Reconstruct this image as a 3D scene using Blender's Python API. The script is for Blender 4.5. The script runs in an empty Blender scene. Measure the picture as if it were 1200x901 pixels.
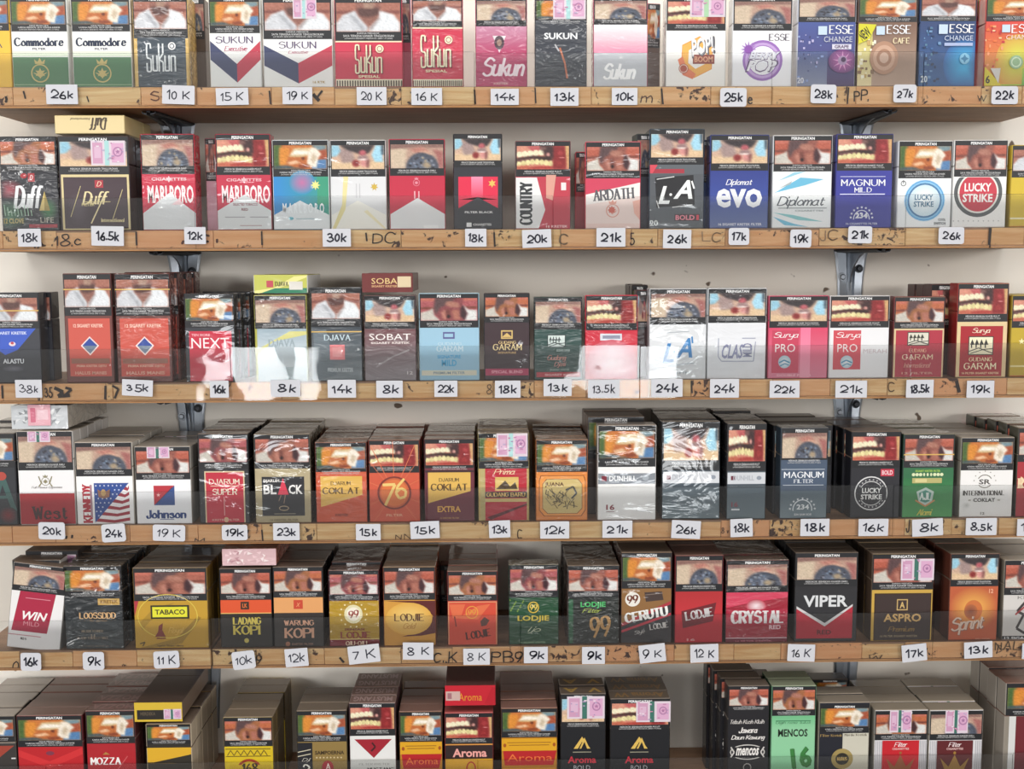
import bpy, bmesh, math, random
import numpy as np
from mathutils import Vector, Matrix

random.seed(7)
C = bpy.context.scene.collection
SC = bpy.context.scene

# ------------------------------------------------------------------ camera
F_PX, HOR, YAW, ROLL, DIST = 1350.0, 305.0, 1.07, 0.23, 1.15
_p = math.atan((450.5 - HOR) / F_PX); _t = math.radians(YAW); _r = math.radians(ROLL)
FW = Vector((math.sin(_t) * math.cos(_p), math.cos(_t) * math.cos(_p), -math.sin(_p)))
_R0 = Vector((math.cos(_t), -math.sin(_t), 0)); _U0 = _R0.cross(FW)
RT = _R0 * math.cos(_r) - _U0 * math.sin(_r); UP = _U0 * math.cos(_r) + _R0 * math.sin(_r)
CP = Vector((-DIST * math.tan(_t), -DIST, 0))
cam = bpy.data.objects.new('camera', bpy.data.cameras.new('camera')); C.objects.link(cam)
M = Matrix((RT, UP, -FW)).transposed().to_4x4(); M.translation = CP
cam.matrix_world = M
cam.data.sensor_width = 36; cam.data.lens = F_PX * 36 / 1200
cam.data.clip_start = 0.01; cam.data.clip_end = 50
SC.camera = cam

def W(px, py, Y=0.0):
    "world point of a place in the photograph that lies at depth Y"
    D = FW * F_PX + RT * (px - 600) - UP * (py - 450.5)
    return CP + D * ((Y - CP.y) / D.y)

def proj(X, Y, Z):
    v = Vector((X, Y, Z)) - CP
    return 600 + F_PX * v.dot(RT) / v.dot(FW), 450.5 - F_PX * v.dot(UP) / v.dot(FW)

# ------------------------------------------------------------------ light
w = bpy.data.worlds.new('daylight'); SC.world = w; w.use_nodes = True
_n = w.node_tree.nodes; _l = w.node_tree.links; bgn = _n['Background']; bgn.inputs[1].default_value = 0.62
_tc = _n.new('ShaderNodeTexCoord'); _sx = _n.new('ShaderNodeSeparateXYZ'); _l.new(_tc.outputs['Generated'], _sx.inputs[0])
_cr = _n.new('ShaderNodeValToRGB'); _mr = _n.new('ShaderNodeMapRange'); _mr.inputs['From Min'].default_value = -1; _l.new(_sx.outputs['Z'], _mr.inputs['Value']); _l.new(_mr.outputs[0], _cr.inputs['Fac'])
_cr.color_ramp.elements[0].position = 0.25; _cr.color_ramp.elements[0].color = (0.17, 0.15, 0.13, 1)
_cr.color_ramp.elements[1].position = 0.75; _cr.color_ramp.elements[1].color = (1.0, 0.98, 0.96, 1)
_l.new(_cr.outputs[0], bgn.inputs[0])

def area(name, loc, target, sx, sy, power, col=(1, 1, 1)):
    d = bpy.data.lights.new(name, 'AREA'); d.shape = 'RECTANGLE'; d.size = sx; d.size_y = sy; d.energy = power; d.color = col
    o = bpy.data.objects.new(name, d); C.objects.link(o); o.location = loc
    o.rotation_euler = (Vector(target) - Vector(loc)).to_track_quat('-Z', 'Y').to_euler()
    return o
area('assumed_overhead_light', (-0.2, -1.55, 1.62), (0, 0, 0.05), 2.6, 0.7, 33, (1.0, 0.985, 0.96))  # assumed overhead source, unseen; gives the brightness falling off towards the lower rows
area('side_fill_left', (-4.7, -5.0, 0.75), (0, 0, 0.0), 2.2, 1.3, 165, (1.0, 0.985, 0.96))  # added fill lamp, no known opening; reaches the wall above the packs
area('side_fill_right', (4.7, -5.0, 0.75), (0, 0, 0.0), 2.2, 1.3, 135, (1.0, 0.97, 0.94))  # added counterpart on the right, also only there to fill the wall
area('assumed_glare_light_left', (-1.05, -4.0, -0.50), (-0.28, 0, -0.1), 0.36, 0.40, 6.0, (0.95, 0.98, 1.0))  # assumed source behind the camera, placed for the bright patch in the clear strip
area('assumed_glare_light_right', (0.62, -4.0, -0.50), (0.15, 0, -0.1), 0.46, 0.36, 6.0, (0.95, 0.98, 1.0))  # second assumed source, unseen; set to give strip and pack glare on the right
SC.view_settings.view_transform = 'Standard'; SC.view_settings.look = 'None'
SC.view_settings.exposure = 0.0; SC.view_settings.gamma = 1.0; SC.view_settings.use_curve_mapping = False

# ------------------------------------------------------------------ materials
def lin(h, a=True):
    if not isinstance(h, str): return tuple(h)[:3] + (1,)
    v = [int(h[i:i + 2], 16) / 255 for i in (0, 2, 4)]
    v = [c / 12.92 if c <= 0.04045 else ((c + 0.055) / 1.055) ** 2.4 for c in v]
    return tuple(v) + (1,)

def newmat(name):
    m = bpy.data.materials.new(name); m.use_nodes = True
    nt = m.node_tree; b = nt.nodes['Principled BSDF']
    return m, nt, b

def print_mat(name, rough, coat, wr_scale=0, wr_str=0, coat_rough=0.06, dist=0.004):
    m, nt, b = newmat(name); N = nt.nodes; L = nt.links
    a = N.new('ShaderNodeAttribute'); a.attribute_name = 'Col'
    L.new(a.outputs['Color'], b.inputs['Base Color'])
    b.inputs['Roughness'].default_value = rough
    b.inputs['Coat Weight'].default_value = coat; b.inputs['Coat Roughness'].default_value = coat_rough
    b.inputs['Coat IOR'].default_value = 1.5
    if wr_scale:
        tc = N.new('ShaderNodeTexCoord'); oi = N.new('ShaderNodeObjectInfo')
        ge = N.new('ShaderNodeNewGeometry')
        mul = N.new('ShaderNodeVectorMath'); mul.operation = 'SCALE'; mul.inputs['Scale'].default_value = 1.0
        L.new(ge.outputs['Position'], mul.inputs[0])
        mp = N.new('ShaderNodeMapping'); mp.inputs['Rotation'].default_value = (0, 0.6, 0); mp.inputs['Scale'].default_value = (1, 1, 2.6)
        L.new(mul.outputs[0], mp.inputs['Vector'])
        n1 = N.new('ShaderNodeTexNoise'); n1.inputs['Scale'].default_value = wr_scale; n1.inputs['Detail'].default_value = 2.5; n1.inputs['Distortion'].default_value = 1.6
        L.new(mp.outputs[0], n1.inputs['Vector'])
        bp = N.new('ShaderNodeBump'); bp.inputs['Strength'].default_value = wr_str; bp.inputs['Distance'].default_value = dist
        L.new(n1.outputs['Fac'], bp.inputs['Height'])
        L.new(bp.outputs[0], b.inputs['Coat Normal'])
    return m
MAT = {
    'card': print_mat('printed_card', 0.45, 0.35, 14, 0.10, 0.12),
    'wrap': print_mat('cellophane_smooth', 0.45, 1.0, 16, 0.35, 0.05),
    'wrinkle': print_mat('cellophane_wrinkled', 0.4, 1.0, 30, 1.0, 0.06, 0.0075),
    'paper': print_mat('matt_paper', 0.8, 0.0),
    'ink': print_mat('ink', 0.6, 0.0),
}

def wood_mat(name, c1, c2, c3, speck=True, rnd=True):
    m, nt, b = newmat(name); N = nt.nodes; L = nt.links
    tc = N.new('ShaderNodeTexCoord'); oi = N.new('ShaderNodeObjectInfo')
    off = N.new('ShaderNodeVectorMath'); off.operation = 'ADD'
    sc = N.new('ShaderNodeVectorMath'); sc.operation = 'SCALE'; sc.inputs[0].default_value = (7.3, 3.1, 5.7)
    L.new(oi.outputs['Random'], sc.inputs['Scale']); L.new(tc.outputs['Object'], off.inputs[0]); L.new(sc.outputs[0], off.inputs[1])
    mp = N.new('ShaderNodeMapping'); mp.inputs['Scale'].default_value = (9, 60, 130); L.new(off.outputs[0], mp.inputs['Vector'])
    n = N.new('ShaderNodeTexNoise'); n.inputs['Scale'].default_value = 1.6; n.inputs['Detail'].default_value = 5; n.inputs['Distortion'].default_value = 0.8
    L.new(mp.outputs[0], n.inputs['Vector'])
    cr = N.new('ShaderNodeValToRGB'); cr.color_ramp.elements[0].position = 0.3; cr.color_ramp.elements[1].position = 0.72
    cr.color_ramp.elements[0].color = lin(c1); cr.color_ramp.elements[1].color = lin(c2)
    L.new(n.outputs['Fac'], cr.inputs['Fac'])
    mx = N.new('ShaderNodeMix'); mx.data_type = 'RGBA'; mx.inputs['B'].default_value = lin(c3)
    L.new(cr.outputs['Color'], mx.inputs['A'])
    if rnd:
        r = N.new('ShaderNodeMath'); r.operation = 'MULTIPLY'; r.inputs[1].default_value = 0.75; L.new(oi.outputs['Random'], r.inputs[0]); L.new(r.outputs[0], mx.inputs['Factor'])
    else: mx.inputs['Factor'].default_value = 0.2
    out = mx.outputs['Result']
    if speck:
        v = N.new('ShaderNodeTexNoise'); v.inputs['Scale'].default_value = 150; v.inputs['Detail'].default_value = 3; v.inputs['Distortion'].default_value = 0.6; L.new(off.outputs[0], v.inputs['Vector'])
        big = N.new('ShaderNodeTexNoise'); big.inputs['Scale'].default_value = 16; L.new(off.outputs[0], big.inputs['Vector'])
        ad = N.new('ShaderNodeMath'); ad.operation = 'MULTIPLY'; L.new(v.outputs['Fac'], ad.inputs[0]); L.new(big.outputs['Fac'], ad.inputs[1])
        st = N.new('ShaderNodeMapRange'); st.inputs['From Min'].default_value = 0.345; st.inputs['From Max'].default_value = 0.385; L.new(ad.outputs[0], st.inputs['Value'])
        m2 = N.new('ShaderNodeMix'); m2.data_type = 'RGBA'; m2.inputs['B'].default_value = lin('4a2a1c')
        L.new(st.outputs[0], m2.inputs['Factor']); L.new(out, m2.inputs['A']); out = m2.outputs['Result']
    L.new(out, b.inputs['Base Color']); b.inputs['Roughness'].default_value = 0.55
    bp = N.new('ShaderNodeBump'); bp.inputs['Strength'].default_value = 0.3; bp.inputs['Distance'].default_value = 0.0006
    L.new(n.outputs['Fac'], bp.inputs['Height']); L.new(bp.outputs[0], b.inputs['Normal'])
    return m
WOOD = wood_mat('blockboard_core_wood', 'dca868', 'fadfa8', 'eca474')
PLY = wood_mat('orange_ply_edge', 'b57d4a', 'dba873', 'c08a58', False, False)
UNDER = wood_mat('brown_veneer', '8a6a52', 'a98568', '8f6c55', False, False)

def plaster():
    m, nt, b = newmat('off_white_plaster'); N = nt.nodes; L = nt.links
    tc = N.new('ShaderNodeTexCoord')
    n = N.new('ShaderNodeTexNoise'); n.inputs['Scale'].default_value = 3.0; n.inputs['Detail'].default_value = 4; L.new(tc.outputs['Object'], n.inputs['Vector'])
    cr = N.new('ShaderNodeValToRGB'); cr.color_ramp.elements[0].position = 0.3; cr.color_ramp.elements[1].position = 0.7
    cr.color_ramp.elements[0].color = lin('e6ded2'); cr.color_ramp.elements[1].color = lin('f2ede4'); L.new(n.outputs['Fac'], cr.inputs['Fac'])
    v = N.new('ShaderNodeTexNoise'); v.inputs['Scale'].default_value = 45; v.inputs['Detail'].default_value = 2; L.new(tc.outputs['Object'], v.inputs['Vector'])
    st = N.new('ShaderNodeMapRange'); st.inputs['From Min'].default_value = 0.735; st.inputs['From Max'].default_value = 0.76; L.new(v.outputs['Fac'], st.inputs['Value'])
    m2 = N.new('ShaderNodeMix'); m2.data_type = 'RGBA'; m2.inputs['B'].default_value = lin('6a5a4c')
    L.new(st.outputs[0], m2.inputs['Factor']); L.new(cr.outputs['Color'], m2.inputs['A']); L.new(m2.outputs['Result'], b.inputs['Base Color'])
    b.inputs['Roughness'].default_value = 0.7
    bp = N.new('ShaderNodeBump'); bp.inputs['Strength'].default_value = 0.25; bp.inputs['Distance'].default_value = 0.001; L.new(v.outputs['Fac'], bp.inputs['Height']); L.new(bp.outputs[0], b.inputs['Normal'])
    return m
PLASTER = plaster()

def acrylic():
    m, nt, b = newmat('clear_acrylic'); N = nt.nodes; L = nt.links
    N.remove(b); out = N['Material Output']
    tr = N.new('ShaderNodeBsdfTransparent'); tr.inputs[0].default_value = (0.995, 1.0, 1.0, 1)
    gl = N.new('ShaderNodeBsdfGlossy'); gl.inputs['Roughness'].default_value = 0.035
    df = N.new('ShaderNodeBsdfDiffuse'); df.inputs[0].default_value = (0.8, 0.82, 0.84, 1)
    fr = N.new('ShaderNodeFresnel'); fr.inputs[0].default_value = 1.42
    m0 = N.new('ShaderNodeMixShader'); m0.inputs[0].default_value = 0.01; L.new(tr.outputs[0], m0.inputs[1]); L.new(df.outputs[0], m0.inputs[2])
    m1 = N.new('ShaderNodeMixShader'); L.new(fr.outputs[0], m1.inputs[0]); L.new(m0.outputs[0], m1.inputs[1]); L.new(gl.outputs[0], m1.inputs[2])
    tc = N.new('ShaderNodeTexCoord'); n = N.new('ShaderNodeTexNoise'); n.inputs['Scale'].default_value = 11; L.new(tc.outputs['Object'], n.inputs['Vector'])
    bp = N.new('ShaderNodeBump'); bp.inputs['Strength'].default_value = 0.4; bp.inputs['Distance'].default_value = 0.006; L.new(n.outputs['Fac'], bp.inputs['Height']); L.new(bp.outputs[0], gl.inputs['Normal'])
    L.new(m1.outputs[0], out.inputs['Surface'])
    return m
ACR = acrylic()
def metal(name, c, rough, mtl=0.85):
    m, nt, b = newmat(name); N = nt.nodes; L = nt.links
    n = N.new('ShaderNodeTexNoise'); n.inputs['Scale'].default_value = 60; n.inputs['Detail'].default_value = 3
    cr = N.new('ShaderNodeMapRange'); cr.inputs['To Min'].default_value = rough - 0.08; cr.inputs['To Max'].default_value = rough + 0.12; L.new(n.outputs['Fac'], cr.inputs['Value']); L.new(cr.outputs[0], b.inputs['Roughness'])
    b.inputs['Base Color'].default_value = lin(c); b.inputs['Metallic'].default_value = mtl
    return m
STEEL = metal('galvanised_steel', 'a4abb4', 0.36)
DARKSTEEL = metal('dark_steel', '4a4d52', 0.45)

# ------------------------------------------------------------------ object helpers
def link(name, me, parent=None, loc=(0, 0, 0), rot=None, scale=None):
    o = bpy.data.objects.new(name, me); C.objects.link(o)
    o.parent = parent; o.location = loc
    if rot: o.rotation_euler = rot
    if scale: o.scale = scale
    return o
def tag(o, label, cat, group=None):
    o['label'] = label; o['category'] = cat
    if group: o['group'] = group
    return o

class Draw:
    """collects flat coloured polygons in photograph pixels; layers rise by a hair each"""
    def __init__(s): s.v = []; s.f = []; s.c = []; s.k = 0
    def poly(s, pts, c, layer=True):
        if layer: s.k += 1
        b = len(s.v); n = len(pts)
        cols = c if isinstance(c, list) else [lin(c)] * n
        for p in pts: s.v.append((p[0], p[1], s.k))
        s.f.append(tuple(range(b, b + n))); s.c.extend(cols)
    def R(s, x0, y0, x1, y1, c): s.poly([(x0, y0), (x1, y0), (x1, y1), (x0, y1)], c)
    def GR(s, x0, y0, x1, y1, c1, c2, vert=True):
        a, b = lin(c1), lin(c2)
        s.poly([(x0, y0), (x1, y0), (x1, y1), (x0, y1)], [a, a, b, b] if vert else [a, b, b, a])
    def G(s, pts, c): s.poly(pts, c)
    def E(s, cx, cy, rx, ry, c, n=24): s.poly([(cx + rx * math.cos(i * 2 * math.pi / n), cy + ry * math.sin(i * 2 * math.pi / n)) for i in range(n)], c)
    def GE(s, cx, cy, rx, ry, ci, co, n=28):
        "radial blend disc"
        s.k += 1; a, b = lin(ci), lin(co)
        for i in range(n):
            t0, t1 = i * 2 * math.pi / n, (i + 1) * 2 * math.pi / n
            s.poly([(cx, cy), (cx + rx * math.cos(t0), cy + ry * math.sin(t0)), (cx + rx * math.cos(t1), cy + ry * math.sin(t1))], [a, b, b], False)
    def O(s, cx, cy, r, w, c, ry=None, n=28):
        s.k += 1; ry = ry or r
        for i in range(n):
            t0, t1 = i * 2 * math.pi / n, (i + 1) * 2 * math.pi / n
            s.poly([(cx + (r) * math.cos(t0), cy + ry * math.sin(t0)), (cx + r * math.cos(t1), cy + ry * math.sin(t1)),
                    (cx + (r - w) * math.cos(t1), cy + (ry - w) * math.sin(t1)), (cx + (r - w) * math.cos(t0), cy + (ry - w) * math.sin(t0))], c, False)
    def L(s, pts, w, c):
        s.k += 1
        for q, ((x0, y0), (x1, y1)) in enumerate(zip(pts, pts[1:])):
            d = math.hypot(x1 - x0, y1 - y0) or 1e-6; nx, ny = -(y1 - y0) / d * w / 2, (x1 - x0) / d * w / 2
            s.poly([(x0 + nx, y0 + ny), (x1 + nx, y1 + ny), (x1 - nx, y1 - ny), (x0 - nx, y0 - ny)], c, False)
            for i in range(1, 5): a_, b2, _ = s.v[-i]; s.v[-i] = (a_, b2, s.k + (q % 7) * 0.13)
    def star(s, cx, cy, r, c, ri=0.4, n=5, ph=-math.pi / 2):
        s.poly([(cx + (r if i % 2 == 0 else r * ri) * math.cos(ph + i * math.pi / n), cy + (r if i % 2 == 0 else r * ri) * math.sin(ph + i * math.pi / n)) for i in range(2 * n)], c)
    def T(s, txt, x0, y0, x1, y1, c, st='b', rot=0, wt=None, sh=0):
        s.k += 1; k = s.k
        cx, cy = (x0 + x1) / 2, (y0 + y1) / 2; wd, ht = x1 - x0, y1 - y0
        if abs(rot) == 90: wd, ht = ht, wd
        if st in 'bni': V, Fc = font_text(txt, st)
        else: V, Fc = stroke_text(txt, st, wd, ht, wt)
        xs = [p[0] for p in V]; ys = [p[1] for p in V]; a, b_ = min(xs), max(xs); d, e = min(ys), max(ys)
        co, si = math.cos(math.radians(rot)), math.sin(math.radians(rot)); base = len(s.v); cl = lin(c)
        for p in V:
            X = ((p[0] - a) / (b_ - a) - 0.5) * wd; Y = ((p[1] - d) / ((e - d) or 1) - 0.5) * ht
            X += sh * Y
            s.v.append((cx + X * co - Y * si, cy - (X * si + Y * co), k))
        lay = st not in 'bni'
        for q, f in enumerate(Fc):
            s.f.append(tuple(base + i for i in f)); s.c.extend([cl] * len(f))
            if lay:
                for i in f: a_, b2, _ = s.v[base + i]; s.v[base + i] = (a_, b2, k + (q % 7) * 0.13)
    def mesh(s, name, fx, fy, step=3e-5):
        me = bpy.data.meshes.new(name)
        me.from_pydata([(fx(v[0]), -v[2] * step, fy(v[1])) for v in s.v], [], s.f)
        setcol(me, s.c); return me

def setcol(me, cols):
    a = me.color_attributes.new('Col', 'FLOAT_COLOR', 'CORNER')
    a.data.foreach_set('color', np.array(cols, dtype=np.float32).ravel())

_fc = {}
def font_text(txt, st):
    if (txt, st) in _fc: return _fc[txt, st]
    cu = bpy.data.curves.new('t', 'FONT'); cu.body = txt; cu.resolution_u = 2; cu.size = 1
    if st in 'bi': cu.offset = 0.028
    if st == 'i': cu.shear = 0.3
    cu.fill_mode = 'FRONT'
    o = bpy.data.objects.new('t', cu); C.objects.link(o)
    me = bpy.data.meshes.new_from_object(o.evaluated_get(bpy.context.evaluated_depsgraph_get()))
    V = [tuple(v.co[:2]) for v in me.vertices]; Fc = [tuple(p.vertices) for p in me.polygons]
    bpy.data.objects.remove(o); bpy.data.curves.remove(cu); bpy.data.meshes.remove(me)
    _fc[txt, st] = (V, Fc); return V, Fc

# single line glyphs: digits are x,y ; a b c d are -1..-4 ; ~ marks a smoothed stroke ; last item advance
UPG = {'A': '00,38,60|13,53', 'B': '00,08|~08,38,57,55,34,04|~04,44,63,61,40,00', 'C': '~67,48,28,06,02,20,40,61', 'D': '00,08|~08,38,66,62,30,00',
 'E': '60,00,08,68|04,44', 'F': '00,08,68|04,44', 'É': '60,00,08,68|04,44|39,59', 'G': '~67,48,28,06,02,20,40,62|62,64,44', 'H': '00,08|60,68|04,64', 'I': '30,38', 'J': '~48,42,30,10,02',
 'K': '00,08|68,03|24,60', 'L': '08,00,60', 'M': '00,08,33,68,60', 'N': '00,08,60,68', 'O': '~38,06,02,30,62,66,38', 'P': '00,08|~08,48,67,65,44,04',
 'Q': '~38,06,02,30,62,66,38|42,70', 'R': '00,08|~08,48,67,65,44,04|34,60', 'S': '~67,48,28,06,15,54,63,61,40,20,01', 'T': '30,38|08,68', 'U': '~08,02,20,40,62,68',
 'V': '08,30,68', 'W': '08,20,37,50,68', 'X': '00,68|08,60', 'Y': '08,34,68|34,30', 'Z': '08,68,00,60',
 '0': '~38,16,12,30,52,56,38', '1': '16,38,30', '2': '~06,18,38,56,54,11|00,50', '3': '~07,28,47,45,24|~24,44,62,30,01', '4': '48,03,63|42,40', '5': '58,18,14|~14,44,62,40,10,01',
 '6': '~48,26,02,20,50,53,34,02', '7': '08,58,20', '8': '~34,16,18,48,56,34,02,10,40,62,34', '9': '~55,33,14,17,38,57,54,20', '.': '20,21', '-': '14,44', '&': '~60,27,38,46,01,20,63', "'": '28,26', '!': '20,21|23,28',
 'a': '~44,25,03,01,20,41|45,41,50', 'b': '08,00|~02,30,42,44,25,03', 'c': '~44,25,03,01,20,41', 'd': '48,40|~42,20,01,03,25,43', 'e': '03,43|~43,35,15,03,01,20,41', 'f': '~48,28,16,10|05,35',
 'g': '~44,25,03,01,21,42|~45,4b,2c,0b', 'h': '08,00|~03,25,44,40', 'i': '15,11,20|17,18', 'j': '25,2b,0c|27,28', 'k': '08,00|45,02|13,40', 'l': '~18,11,20', 'm': '05,00|~03,25,33,30|~33,55,63,60',
 'n': '05,00|~03,25,44,40', 'o': '~25,03,01,20,41,43,25', 'p': '05,0c|~03,25,44,41,20,01', 'q': '45,4c|~44,25,03,01,20,41', 'r': '05,00|~03,15,35', 's': '~44,25,04,33,41,20,01', 't': '17,11,20,31|05,35',
 'u': '~05,01,20,41|45,41,50', 'v': '05,20,45', 'w': '05,10,34,50,65', 'x': '05,40|45,00', 'y': '~05,02,21,42|~45,4b,2c,0c', 'z': '05,45,00,40', '*': '22,66|26,62|40,48'}
def _co(ch): return float(ch) if ch.isdigit() else -(ord(ch) - 96.0)
def smooth(pts, n=4):
    out = []; P = [pts[0]] + pts + [pts[-1]]
    if pts[0] == pts[-1]: P = [pts[-2]] + pts + [pts[1]]
    for i in range(1, len(P) - 2):
        a, b, c, d = P[i - 1], P[i], P[i + 1], P[i + 2]
        for j in range(n):
            t = j / n
            out.append(tuple(0.5 * (2 * b[q] + (c[q] - a[q]) * t + (2 * a[q] - 5 * b[q] + 4 * c[q] - d[q]) * t * t + (3 * b[q] - a[q] - 3 * c[q] + d[q]) * t ** 3) for q in (0, 1)))
    return out + [pts[-1]]
def stroke_text(txt, st, wd, ht, wt=None, jit=0):
    """st: s serif (thick uprights, thin bars, feet), c cursive slant, m round marker"""
    strokes = []; x = 0
    for ch in txt:
        gs = random.uniform(0.86, 1.12); gy = random.uniform(-0.5, 0.5); gk = random.uniform(-0.02, 0.12)
        if ch == ' ': x += 4; continue
        g = UPG.get(ch, UPG.get(ch.upper(), '00,08'))
        mx = 0; mn = min(_co(q[0]) for sg in g.split('|') for q in sg.strip('~').split(','))
        for sg in g.split('|'):
            sm = sg[0] == '~'; pts = [(_co(q[0]) - mn, _co(q[1])) for q in sg.strip('~').split(',')]
            mx = max(mx, max(p[0] for p in pts))
            if st == 'm': pts = [((a + random.uniform(-.25, .25)) * gs + gk * b, (b + random.uniform(-.25, .25)) * gs + gy) for a, b in pts]
            if sm: pts = smooth(pts)
            strokes.append([(x + a, b) for a, b in pts] + [sm])
        x += mx + (1.0 if st == 'c' else 2.3)
    if st == 'c':
        strokes = [[(p[0] + 0.35 * p[1], p[1]) for p in q[:-1]] + [q[-1]] for q in strokes]
    xs = [p[0] for q in strokes for p in q[:-1]]; ys = [p[1] for q in strokes for p in q[:-1]]
    a, b, c, d = min(xs), max(xs), min(ys), max(ys)
    # the case height drives stroke weight
    unit = ht / max(d - c, 1)
    tk, tn = {'s': (1.65, 0.75), 'c': (1.25, 0.75), 'm': (1.0, 1.0)}[st]
    if wt: tk *= wt; tn *= wt
    V = []; Fc = []
    def Q(p): return ((p[0] - a) / ((b - a) or 1) * wd, (p[1] - c) / ((d - c) or 1) * ht)
    for q in strokes:
        P = [Q(p) for p in q[:-1]]
        for (x0, y0), (x1, y1) in zip(P, P[1:]):
            L_ = math.hypot(x1 - x0, y1 - y0)
            if L_ < 1e-9: continue
            ux, uy = (x1 - x0) / L_, (y1 - y0) / L_
            if st == 's':
                up = uy if True else 0
                w_ = (tn + (tk - tn) * abs(uy) ** 1.5 * (1.0 if ux * uy <= 0.05 else 0.6)) * unit
            else: w_ = (tn + (tk - tn) * abs(uy)) * unit
            nx, ny = -uy * w_ / 2, ux * w_ / 2; e = w_ * 0.25
            x0e, y0e, x1e, y1e = x0 - ux * e, y0 - uy * e, x1 + ux * e, y1 + uy * e
            k = len(V); V += [(x0e + nx, y0e + ny), (x0e - nx, y0e - ny), (x1e - nx, y1e - ny), (x1e + nx, y1e + ny)]; Fc.append((k, k + 1, k + 2, k + 3))
        if st == 'm':
            for (px, py) in P:
                k = len(V); r_ = tk * unit / 2
                V += [(px + r_ * math.cos(i * math.pi / 4), py + r_ * math.sin(i * math.pi / 4)) for i in range(8)]; Fc.append(tuple(range(k, k + 8)))
        if st == 's':
            for E_, I_ in ((P[0], P[1]), (P[-1], P[-2])):
                if abs(E_[1] - I_[1]) > abs(E_[0] - I_[0]) * 1.2 and (E_[1] < 0.02 * ht or E_[1] > 0.98 * ht) and not q[-1]:
                    h_ = tn * unit / 2; k = len(V); s_ = 1.15 * unit
                    V += [(E_[0] - s_, E_[1] - h_), (E_[0] + s_, E_[1] - h_), (E_[0] + s_, E_[1] + h_), (E_[0] - s_, E_[1] + h_)]; Fc.append((k, k + 1, k + 2, k + 3))
    return V, Fc

def box_mesh(name, x0, x1, y0, y1, z0, z1, cf=None, cs=None, ct=None, bevel=0.0005, cs2=None):
    bm = bmesh.new()
    bmesh.ops.create_cube(bm, size=1)
    for v in bm.verts: v.co = Vector(((x0 + x1) / 2 + v.co.x * (x1 - x0), (y0 + y1) / 2 + v.co.y * (y1 - y0), (z0 + z1) / 2 + v.co.z * (z1 - z0)))
    if bevel: bmesh.ops.bevel(bm, geom=bm.edges[:], offset=bevel, segments=1, affect='EDGES')
    me = bpy.data.meshes.new(name); bm.to_mesh(me)
    if cf is not None:
        cols = []; F_, S_, T_ = lin(cf), lin(cs or cf), lin(ct or cs or cf)
        for p in me.polygons:
            n = p.normal; c = T_ if n.z > 0.3 or n.z < -0.8 else (S_ if abs(n.x) > 0.5 else F_)
            cols += [c] * p.loop_total
        setcol(me, cols)
    bm.free(); return me
def plain_box(name, x0, x1, y0, y1, z0, z1, mat, parent=None, bevel=0.0005, loc=(0, 0, 0)):
    me = box_mesh(name, x0, x1, y0, y1, z0, z1, bevel=bevel); me.materials.append(mat)
    return link(name, me, parent, loc)
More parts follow.
